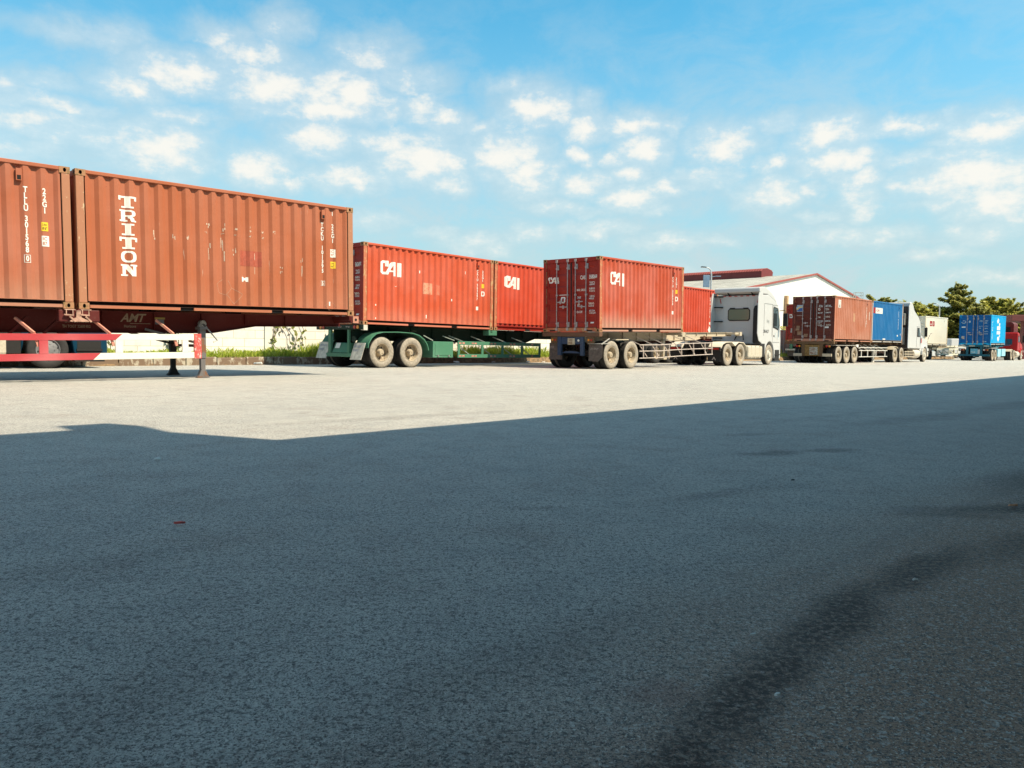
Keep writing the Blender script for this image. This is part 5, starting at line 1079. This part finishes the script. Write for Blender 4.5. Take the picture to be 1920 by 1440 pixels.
container('cream container with a small red sign, standing between the white truck and the cyan container', M6, 0, 1.311, P_CREAM, worn('rusty_cream_post', (.62, .48, .30, 1), (.40, .22, .10, 1), .3), P_CREAM, G_CONT, doors=True,
    sides=[dict(p=[rect(1.2, 1.72, .55, .46), rect(1.85, 1.72, .55, .46)], n='logo', m=REDL), dict(p=[rect(1.35, 1.84, .25, .1), rect(2.05, 1.80, .12, .3)], n='logo', m=WHITE, off=.006), dict(p=[([(0, 0), (.4, .5), (.9, .9), (1.3, .95), (1.3, 1.0), (.8, .95), (.3, .6), (-.05, .05)], [(0, 1, 2, 3, 4, 5, 6, 7)], .6, .1)], n='scuff_marks', m=GREYT), dict(p=[vt('22G1', 5.4, 2.1, .1)], m=GREYT)],
    rear=[dict(p=[ht('SEGU', -.95, 2.0, .12, .6), ht('220416 1', -.55, 2.0, .12, .55), ht('22G1', -.55, 1.8, .1, .6)], m=GREYT)])

# ================================================================== RIG 7 : cyan container, red tractor
M7 = frame(41.15, 66.05, 47.34, .83)
t7 = trailer('teal-blue trailer with light blue tool boxes under the bright cyan container', M7, .83, 1.386, 9.2, [1.11, 2.30], [0, 6.05], B_TEAL, G_TRA, lowz=.95, rearm=B_TEAL, ramp_=(6.4, 7.2, 1.15))
def rig7():
    b = MB(); b.box(-.03, .08, .05, WID-.05, .40, .56); b.build('underrun_bar', B_TEAL, t7, bevel=.01)
    b = MB(); b.box(-.01, .08, .60, .78, .56, 1.22); b.box(-.01, .08, 1.66, 1.84, .56, 1.22); b.build('bumper_post', B_TEAL, t7, each=1)
    b = MB(); b.box(-.0, .05, .95, 1.5, .60, 1.05); b.build('number_plate', plain('blue_plate', (.10, .36, .50, 1), .5), t7)
    lay([ht('51R-231', -1.46, .80, .1, .7)], 'lettering', WHITE, t7, None, lambda z: -.004, 'rear')
    for y in (.20, WID-.42):
        for k, mt in ((0, ORANGE), (1, REDL), (2, WHITE)): light_disc(t7, -.03, y+k*.13, .95, .055, mt, 'tail_light')
        c = MB(); c.box(-.02, .05, y-.1, y+.4, .84, 1.06); c.build('lamp_housing', DARK, t7)
    lay([rect(-2.40, 1.24, .5, .10), rect(-1.62, 1.24, .45, .10), rect(-.5, 1.24, .42, .1)], 'reflector_tape', plain('dull_tape', (.4, .42, .36, 1), .5), t7, None, lambda z: -.032, 'rear')
    lb = plain('light_blue_box', (.28, .62, .74, 1), .5, var=.06)
    for u0, u1 in ((3.1, 4.4), (4.8, 6.4)): b = MB(); b.box(u0, u1, 0, .6, .34, .98); b.build('tool_box', lb, t7, bevel=.02)
    lay([ht('VTH', 3.3, .72, .14, .8, .03), ht('VTH', 5.2, .72, .14, .8, .03)], 'lettering', WHITE, t7, None, lambda x: 0)
    b = MB(); b.box(.5, 2.9, -.01, .5, 1.08, 1.11); b.build('mudguard', plain('pale_mudguard', (.62, .6, .55, 1), .5), t7)
rig7()
oval = [[(.5+.5*math.cos(a), .5+.5*math.sin(a)) for a in [k*math.pi/8 for k in range(16)]]]
WD = plain('white_print_blue_door', (.50, .60, .62, 1), .6)
container('bright cyan container with shade-darkened blue doors at the right end of the row', M7, 0, 1.386, P_CYAN, P_CYAN, P_CYAN, G_CONT, doors=True, doorm=P_CYAN_SHADE, sillm=plain('pale_sill', (.55, .5, .45, 1), .7, var=.3),
    sides=[dict(p=[vt('VINALOG', .62, 2.05, .17, .95, 1.35, .03)]), dict(p=[rect(2.55, 1.30, .6, .34), rect(3.25, 1.30, .6, .34), rect(2.5, .92, 1.35, .28), ([(0, 0), (.5, .1), (.6, .35), (.2, .5), (-.1, .3)], [(0, 1, 2, 3, 4)], 2.6, 1.85), ([(0, 0), (.45, -.05), (.5, .2), (.25, .28)], [(0, 1, 2, 3)], 3.2, 1.7), ([(0, 0), (.5, -.2), (.75, .1), (.4, .3), (.05, .22)], [(0, 1, 2, 3, 4)], 2.75, .45), ([(0, 0), (.4, .1), (.4, .3), (.1, .2)], [(0, 1, 2, 3)], 3.4, .6)], n='logo')],
    rear=[dict(p=[logo(oval, -2.28, 2.12, .36, .26)], n='logo_panel', m=WD), dict(p=[logo(oval, -2.24, 2.08, .28, .18)], n='logo', m=P_CYAN_SHADE, off=.007), dict(p=[logo(oval, -1.72, 2.10, .15, .18)], n='round_mark', m=WD), dict(p=[rect(-2.25, 1.50, .30, .09)], n='label_mark', m=WHITE), dict(p=[rect(-2.25, .50, .24, .26)], n='label_mark', m=GREYT),
          dict(p=[ht('STBU', -.90, 2.12, .12, .6), ht('251967 8', -.52, 2.12, .11, .56), ht('22G1', -.52, 1.95, .11, .6), ht('MAX. WT.', -.95, 1.64, .07), ht('30.480 KG', -.52, 1.66, .08, .6), ht('TARE', -.95, 1.48, .07), ht('2.220 KG', -.52, 1.46, .08, .6), ht('NET', -.95, 1.2, .07), ht('28.260 KG', -.52, 1.2, .08, .6), ht('CU. CAP.', -.95, 1.02, .07), ht('33.2 CU.M', -.52, 1.0, .08, .6), rect(-.45, .25, .12, .06)], m=WD)])
bonneted('red truck cab beyond the cyan container, under the dark red gate roof', frame(48.15, 73.95, 47.5), R_CAB, G_TRU, False, wb=5.2)
def fairing():
    t = thing('roof_deflector_truck', 'dark maroon tall truck cab seen above the red cab', 'truck', frame(52.2, 80.0, 47.5), G_TRU)
    mr = paint('maroon_cab_paint', (.10, .012, .012, 1), rust=0, seed=5)
    b = MB(); n = 12; out = [(.0, .6), (0, 3.6)]+[(.35-.35*math.cos(a)+0, 3.6+.35*math.sin(a)) for a in [math.pi/2*j/4 for j in range(1, 5)]]+[(2.08+.35*math.sin(a), 3.6+.35*math.cos(a)) for a in [math.pi/2*j/4 for j in range(0, 5)]]+[(2.43, .6)]
    b.prism(out, 0, 2.2, axis='x'); c = b.build('cab', mr, t, bevel=.04)
    b = MB(); b.box(-.02, .002, .3, 2.1, 1.9, 3.4); b.build('rear_panel', HOLE, c, bevel=.0)
    for y in (0, 2.43):
        for u in (-1.5, 1.1): wheel(t, u, y, .5, 1 if y == 0 else -1, False, SIDEB)
    f = MB(); f.box(-2.2, 2.0, .8, 1.6, .7, .95); f.build('chassis_frame', DARK, t)
fairing()

# ================================================================== BACKGROUND
def warehouse():
    A = Vector((35.3, 90.0, 0)); Mw = frame(A.x, A.y, 46.0)
    w = thing('warehouse', 'long white warehouse with dark red roof trim and ridge vent behind the trucks', 'building', Mw)
    RZ, SL, HALF, DEP = 9.62, .158, 27., 46.
    wm, nt, b = new_mat('white_cladding'); c = coords(nt)
    wv = nt.nodes.new('ShaderNodeTexWave'); wv.inputs['Scale'].default_value = 1.5; nt.links.new(c, wv.inputs[0]); st = nnoise(nt, c, .6, 4, .6, vs=(1, 1, .3))
    nt.links.new(mixc(nt, ramp(nt, st, .5, .8, 0, .15), (.78, .75, .68, 1), (.60, .57, .5, 1)), b.inputs['Base Color']); bump(nt, b, wv.outputs['Fac'], .3, .03)
    ez = RZ-HALF*SL
    g = MB(); g.prism([(-HALF, 0), (HALF, 0), (HALF, ez-.1), (0, RZ-.1), (-HALF, ez-.1)], 0, .2); g.box(-HALF, -HALF+.2, .2, DEP, 0, ez-.1); g.box(HALF-.2, HALF, .2, DEP, 0, ez-.1); g.prism([(-HALF, 0), (HALF, 0), (HALF, ez-.1), (0, RZ-.1), (-HALF, ez-.1)], DEP, DEP+.2); g.build('wall', wm, w)
    rm, nt, b = new_mat('grey_roofing'); c = coords(nt); sep = nt.nodes.new('ShaderNodeSeparateXYZ'); nt.links.new(c, sep.inputs[0])
    br = nt.nodes.new('ShaderNodeTexBrick'); nt.links.new(c, br.inputs[0]); br.inputs['Scale'].default_value = 1; br.inputs['Brick Width'].default_value = 2.2; br.inputs['Row Height'].default_value = 1.1; br.inputs['Mortar Size'].default_value = .05
    br.inputs['Color1'].default_value = (.40, .385, .35, 1); br.inputs['Color2'].default_value = (.31, .30, .275, 1); br.inputs['Mortar'].default_value = (.1, .095, .09, 1); nt.links.new(br.outputs[0], b.inputs['Base Color']); b.inputs['Roughness'].default_value = .95; b.inputs['Specular IOR Level'].default_value = .1
    r = MB()
    for s in (-1, 1): r.prism([(0, RZ), (s*(HALF+.8), RZ-(HALF+.8)*SL), (s*(HALF+.8), RZ-(HALF+.8)*SL-.08), (0, RZ-.08)], -.12, DEP+.7)
    roof = r.build('roof', rm, w)
    red = plain('shaded_red_sheet', (.17, .022, .02, 1), .6, var=.12, scale=3); redl = plain('red_trim', (.32, .075, .06, 1), .6, var=.1, scale=3)  # vent sheet darkened for its shaded side
    t = MB()
    for s in (-1, 1): t.prism([(0, RZ+.06), (s*(HALF+.9), RZ-(HALF+.9)*SL+.06), (s*(HALF+.9), RZ-(HALF+.9)*SL-.14), (0, RZ-.14)], -.2, -.13)
    t.build('rake_trim', redl, w)
    t = MB()
    for s in (-1, 1): t.box(*sorted((s*(HALF+.82), s*(HALF+.92))), -.5, DEP, ez-.5, ez-.02)
    t.build('gutter', redl, w)
    mo = MB(); mo.prism([(-1.5, RZ-.6), (-1.5, 10.17), (-1.2, 10.38), (0, 10.55), (1.2, 10.38), (1.5, 10.17), (1.5, RZ-.6)], 6.0, DEP); rv = mo.build('roof_vent', red, w)
    rb = MB(); n = 120
    for k in range(n): y = 6.0+k*(DEP-6)/n; rb.prism([(-1.60, 10.10), (-1.60, 10.18), (-1.22, 10.44), (0, 10.62), (1.22, 10.44), (1.60, 10.18), (1.60, 10.10), (1.2, 10.39), (0, 10.56), (-1.2, 10.39)], y, y+.17)
    rb.build('vent_cover', redl, rv)
    p = MB(); p.box(-8.15, -7.8, -.35, -.02, 0, 6.6); p.build('pillar', plain('ochre_pillar', (.52, .32, .17, 1), .7), w)
    for a in (2.0,): 
        q = MB()
        for z in (7.05,): q.box(-.2, 2.2, -.3, -.25, z, z+.08)
        for x in (-.2, 2.12): q.box(x, x+.08, -.3, -.25, 5.2, 7.05)
        q.build('wall_frame', STEEL, w)
warehouse()

def tower_frame(px, py, Y, w, h, label):
    z = 0
def lamp(x, y, h, label, arm=-1.2, solar=True, yaw=0.):
    t = thing('street_lamp', label, 'lamp post', frame(x, y, yaw), 'lamp posts beyond the trucks')
    gm = plain('pale_pole', (.50, .52, .54, 1), .5, .2)
    p = MB(); p.tube([(0, 0, 0), (0, 0, h*.93), (arm*.12, 0, h*.975), (arm*.5, 0, h), (arm, 0, h+.05)], [.09, .06, .05, .04, .035], 10); p.build('pole', gm, t, smooth=True)
    l = MB(); l.prism([(arm-.38, h+.08), (arm-.34, h+.12), (arm+.03, h+.09), (arm+.03, h+.02), (arm-.34, h+.04)], -.13, .13); l.build('lamp_head', plain('dark_lamp_head', (.10, .11, .12, 1), .4), t)
    if solar: s = MB(); s.box(-.62, -.12, -.05, .05, h-1.5, h-.55); s.bar((-.1, 0, h-.7), (.5, 0, h-.62), .05, .05); s.box(.35, .75, -.05, .05, h-.66, h-.6); s.build('control_box', plain('blue_grey_box', (.20, .30, .42, 1), .5), t, bevel=.02)
    return t
lamp(15.4, 60, 7.0, 'pale lamp post with a curved arm and blue box above the red container', arm=-.45, yaw=0)
lamp(50.2, 90.5, 6.3, 'slim pale lamp post rising above the cream container', arm=-.5, solar=False)

def cage(x, y, z, w, h, base, label):
    t = thing('ladder_cage', label, 'ladder cage', T(x, y, 0), 'thin metal frames on the skyline')
    b = MB(); g = .05
    for dx in (0, w):
        for dy in (0, w*.6): b.bar((dx, dy, base), (dx, dy, z), g, g)
    for zz in [z-k*h/3 for k in range(4)]:
        b.bar((0, 0, zz), (w, 0, zz), g, g); b.bar((0, w*.6, zz), (w, w*.6, zz), g, g); b.bar((0, 0, zz), (0, w*.6, zz), g, g); b.bar((w, 0, zz), (w, w*.6, zz), g, g)
    b.build('cage', STEEL, t); return t
cage(41.6, 93.5, 7.75, .9, 1.1, 0, 'thin ladder cage against the sky right of the warehouse gable')
t = thing('lightning_rod', 'thin rod sticking up behind the central red container', 'rod', T(13.2, 80, 0)); b = MB(); b.tube([(0, 0, 0), (0, 0, 9.75)], [.05, .02], 6); b.build('rod', STEEL, t)

# ---- trees : tapered trunk, tiered limbs, leaf clumps
LEAFA = foliage('leaves_dark', (.17, .18, .05, 1), (.38, .37, .09, 1), (.55, .50, .15, 1))
LEAFB = foliage('leaves_light', (.24, .25, .06, 1), (.47, .45, .09, 1), (.60, .54, .16, 1))
BARK = plain('bark', (.13, .10, .07, 1), .9)
def tree(x, y, H, Rad, seed, label, leaf, cone=1., nleaf=5200, tiers=12, group='trees beyond the yard', lo=.12, up=.12, size=.2):
    rnd = random.Random(seed); t = thing('tiered_tree', label, 'tree', T(x, y, 0), group)
    tr = MB(); tr.tube([(0, 0, 0), (.1, 0, H*.35), (0, .1, H*.7), (0, 0, H*.97)], [.26, .18, .10, .03], 8)
    limbs = []
    for k in range(tiers):
        f = k/(tiers-1); z = H*(lo+(.96-lo)*f); rr = Rad*(cone*(1-f)**.75+(1-cone)*math.sin(math.pi*min(1, .25+f*.72))**.8)*rnd.uniform(.82, 1.12)+.25
        nb = rnd.randint(5, 8); a0 = rnd.uniform(0, 6.28)
        for j in range(nb):
            a = a0+6.283*j/nb+rnd.uniform(-.35, .35); L = rr*rnd.uniform(.6, 1.12)
            e = Vector((math.cos(a)*L, math.sin(a)*L, L*up*rnd.uniform(.2, 2.2)+rnd.uniform(-.2, .25)))
            p0 = Vector((0, 0, z)); p1 = p0+e; tr.tube([p0, p0+e*.5+Vector((0, 0, .05*L)), p1], [.06, .035, .012], 5); limbs.append((p0, p1, L))
    tr.build('trunk', BARK, t)
    lf = MB(); tot = sum(l for _, _, l in limbs); 
    for p0, p1, L in limbs:
        n = int(nleaf*L/tot); w = max(.3, L*.30); side = (p1-p0).cross(Vector((0, 0, 1))).normalized()
        for i in range(n):
            s = rnd.uniform(.12, 1.03)**.8; taper = (1.1-s)**.45
            q = p0.lerp(p1, s)+side*rnd.gauss(0, .48)*w*taper+Vector((0, 0, .05*L*math.sin(s*3)+rnd.gauss(.06, .10)))
            a = rnd.uniform(0, 6.28); z1 = rnd.uniform(-.8, .8); sz = size*rnd.uniform(.6, 1.4)
            d1 = Vector((math.cos(a), math.sin(a), z1))*sz; d2 = Vector((-math.sin(a), math.cos(a), rnd.uniform(-.9, .9)))*sz*.55
            lf.add([q-d1, q+d2, q+d1, q-d2], [(0, 1, 2, 3)])
    lf.build('crown', leaf, t, fix=False); return t
def pt(px, Y):  # ground point seen in column px at depth Y
    return (px-960)/1435.8*Y
tree(pt(1790, 112), 112, 10.6, 4.6, 1, 'tall cone-shaped tree with layered branches above the cream and cyan containers', LEAFA, cone=.72, nleaf=26000, tiers=17, up=.20, size=.21)
rowt = [(1602, 118, 8.4, 2.4, 'small tree top poking out behind the warehouse gable', LEAFA), (1622, 122, 8.0, 2.0, 'little tree top to the right of the ladder cage', LEAFA), (1655, 116, 8.4, 3.3, 'spreading tree top above the blue container', LEAFA),
        (1712, 110, 7.5, 3.8, 'yellow-green tree top above the tall white truck cab', LEAFB), (1742, 112, 7.4, 3.4, 'rounded green tree left of the slim lamp post', LEAFB), (1830, 108, 7.3, 3.6, 'tree directly right of the tall cone-shaped tree', LEAFA), (1848, 114, 8.6, 3.0, 'tree with upswept spiky top above the cyan container', LEAFB),
        (1878, 112, 8.3, 3.2, 'tree with fan-like top above the dark red gate roof', LEAFB), (1905, 112, 7.7, 3.4, 'green tree over the right part of the gate roof', LEAFA), (1935, 110, 7.4, 3.6, 'tree at the right edge of the picture', LEAFB), (1810, 118, 6.4, 4.0, 'dark lower tree between cream and cyan containers', LEAFA), (1765, 120, 6.2, 4.0, 'shaded tree low behind the cream container', LEAFA),
        (1972, 112, 8.0, 4., 'tree beyond the right edge of the picture', LEAFA), (1690, 122, 6.6, 3.6, 'low tree behind the gap at the blue container roof', LEAFA)]
for i, (px, Y, H, r, lb, lm) in enumerate(rowt):
    tree(pt(px, Y), Y, H, r, 20+i, lb, lm, cone=.12, nleaf=10500, tiers=11, up=.45 if i in (2, 6, 7) else .2, size=.22)
# greenery behind the cab gap
def bush(x, y, h, r, seed, label, leaf=None):
    rnd = random.Random(seed); t = thing('bush', label, 'bush', T(x, y, 0), 'bushes behind the trucks'); lf = MB(); st = MB()
    for k in range(7):
        a = rnd.uniform(0, 6.28); st.tube([(0, 0, 0), (math.cos(a)*r*.5, math.sin(a)*r*.5, h*.7)], [.04, .015], 5)
    for i in range(2600):
        a = rnd.uniform(0, 6.28); q = rnd.random()**.5; z = rnd.uniform(.1, 1)
        rr = r*q*(1.1-.5*z)*(1+.2*math.sin(a*3+seed)); s = rnd.uniform(.06, .16); b_ = rnd.uniform(0, 6.28)
        c = Vector((math.cos(a)*rr, math.sin(a)*rr, z*h*(1-.25*q))); d1 = Vector((math.cos(b_), math.sin(b_), rnd.uniform(-.8, .8)))*s; d2 = d1.cross(Vector((rnd.random(), rnd.random(), 1))).normalized()*s*.5
        lf.add([c-d1, c+d2, c+d1, c-d2], [(0, 1, 2, 3)])
    st.build('stem', STEM, t); lf.build('leaves', leaf or LEAFB, t, fix=False)
bush(pt(1464, 70), 70, 3.0, 1.5, 1, 'tall yellow-green bush in the gap right of the white cab')
bush(pt(1480, 74), 74, 2.6, 1.6, 2, 'green bush behind the deep red container doors')
bush(pt(1446, 72), 72, 2.8, 1.6, 3, 'bush hidden behind the front of the white cab')

# ---- gate roof
def gate():
    t = thing('gate_canopy', 'dark red gate canopy with columns at the right edge of the yard', 'canopy', frame(57.0, 88.0, 0))
    mr = plain('maroon_sheet', (.13, .022, .020, 1), .6, var=.1, scale=2); b = MB(); b.box(-.2, 16, -.5, 7, 4.35, 5.05); b.build('roof', mr, t, bevel=.03)
    for x in (1.6, 6.0, 11):
        for y in (.2, 6): b = MB(); b.box(x, x+.5, y, y+.5, 0, 4.35); b.build('column', mr, t)
gate()
# ---- white service van between the containers
def van():
    t = thing('parked_van', 'small white van with a pale blue rear panel parked between cream and cyan containers', 'van', frame(pt(1781, 88), 88, 20)); L_, W_ = 4.6, 1.9
    b = MB(); b.prism([(0, .5), (0, 2.15), (.15, 2.25), (3.0, 2.25), (3.8, 1.45), (4.6, 1.25), (4.65, .5)], 0, W_); bd = b.build('body', W_CAB, t, bevel=.08, seg=3)
    b = MB(); b.box(-.02, -.002, .15, 1.75, 1.0, 2.05); b.build('rear_panel', plain('pale_blue_panel', (.42, .50, .58, 1), .5), bd)
    b = MB(); b.box(-.035, -.022, .55, 1.25, 1.2, 1.8); b.build('rear_window', GLASS, bd)
    b = MB(); b.prism([(2.0, 1.35), (2.0, 2.0), (2.9, 2.0), (3.45, 1.45)], -.012, 0); b.build('side_window', GLASS, bd)
    for u in (.9, 3.7):
        for y, s in ((0, 1), (W_, -1)): wheel(t, u, y, .34, s, False, SIDEB, rad=.34)
van()

# ---- the covered loading bay we stand under (behind and above the camera)
def bay():
    ey = 46.0; a = R(ey); ud = Vector((math.cos(a), math.sin(a), 0)); vd2 = Vector((-ud.y, ud.x, 0))
    k = Vector((-S.x, -S.y, 0))/S.z       # shadow shift per metre of height
    h1 = 6.0; P0 = Vector((-1.91, 6.22, 0)); C0 = P0-k*h1
    Mb = Matrix.Translation(C0) @ Matrix.Rotation(a, 4, 'Z')
    t = thing('loading_bay', 'covered loading bay around the camera whose roof shades the near asphalt', 'building', Mb)
    rm = plain('bay_roof_sheet', (.07, .045, .032, 1), .7); wm = plain('bay_wall', (.07, .045, .032, 1), .9)
    b = MB(); b.box(0, 70, -15, 0, h1-.25, h1); b.build('low_roof', rm, t)
    h2 = h1+2.55
    b = MB(); b.box(-30, 0, -15, 0, h2-.25, h2); b.box(-.12, 0, -15, 0, h1, h2-.25); b.build('high_roof', rm, t)
    # small box on the eave of the high roof
    p = [Vector((x, y, 0)) for x, y in ((-3.81, 7.22), (-4.25, 7.16), (-4.0, 6.73), (-3.53, 6.88))]
    zz = h2+.45; q = [(P-k*zz-C0) for P in p]; us = [v.dot(ud) for v in q]
    b = MB(); b.box(min(us)+.1, max(us)+.05, -.9, 0, h2, h2+.62); b.build('eave_box', rm, t)
    b = MB(); b.box(-30, 70, -15.3, -15, 0, h1); b.build('rear_wall', wm, t)
    for u in (-24, -14, 8, 20, 34, 50): b = MB(); b.box(u, u+.4, -5.4, -5.0, 0, h1-.25 if u > 0 else h2-.25); b.build('column', wm, t)
bay()

# ---- litter
def bit(x, y, s, col, name, label, cat, z=.006, seed=0, flat=True, group=None):
    rnd = random.Random(seed); n = 7; a0 = rnd.uniform(0, 3)
    vs = [(math.cos(6.283*i/n+a0)*s*rnd.uniform(.6, 1.1), math.sin(6.283*i/n+a0)*s*.45*rnd.uniform(.6, 1.1), z+rnd.uniform(0, .25)*s) for i in range(n)]
    mb = MB(); mb.add(vs+[(a*.9, b_*.9, c+.003+s*.2) for a, b_, c in vs], [tuple(range(n)), tuple(range(2*n-1, n-1, -1))]+[(i, (i+1) % n, (i+1) % n+n, i+n) for i in range(n)])
    o = mb.build(name, plain('litter_'+col[0], col[1], .7, var=.1), M=Matrix.Translation((x, y, 0)) @ Matrix.Rotation(rnd.uniform(-.5, .5), 4, 'Z')); tag(o, label, cat, group)
RD, WT, BR, GY = ('red', (.75, .12, .10, 1)), ('white', (.75, .75, .72, 1)), ('brown', (.65, .32, .18, 1)), ('dark', (.02, .02, .02, 1))
bit(-1.43, 3.28, .025, RD, 'fallen_leaf', 'small red leaf lying alone on the shaded asphalt at left', 'leaf', seed=1)
bit(2.60, 3.92, .028, BR, 'fallen_leaf', 'orange-brown leaf by the dark stain near the right edge', 'leaf', seed=2)
bit(.68, 2.09, .010, WT, 'paper_scrap', 'white scrap on the asphalt left of the long tar stain', 'litter', seed=3)
bit(1.41, 2.62, .013, WT, 'paper_scrap', 'white scrap at the upper end of the long tar stain', 'litter', seed=4)
bit(1.71, 4.6, .016, GY, 'bent_wire', 'dark oval bit of wire below the two round oil spots', 'litter', seed=5)
bit(.62, 1.72, .010, WT, 'paper_scrap', 'white fleck inside the long tar stain', 'litter', seed=6)
bit(1.13, 3.55, .016, WT, 'paper_scrap', 'white scrap on the asphalt in the middle right of the shade', 'litter', seed=7)
bit(-2.35, 5.05, .03, WT, 'paper_scrap', 'white scrap near the notch of the shadow edge at left', 'litter', seed=8)
for i, (u, y, s, lb) in enumerate([(14.0, -.25, .16, 'crumpled white bag on the ground beneath the green tool box'), (16.1, -.2, .12, 'crumpled white bag beneath the green side guard'), (18.2, -.25, .12, 'white wrapper beneath the middle of the green guard'), (19.3, -.2, .1, 'white wrapper nearest the end of the green guard'), (8.7, -.3, .2, 'pale flattened sheet at the foot of the dark kerb'), (5.3, -.25, .22, 'flat pale board at the foot of the earthy kerb')]):
    p = VM @ Vector((u, y, 0)); bit(p.x, p.y, s, WT, 'litter', lb, 'litter', seed=20+i, z=.02)
bpy.context.view_layer.update()
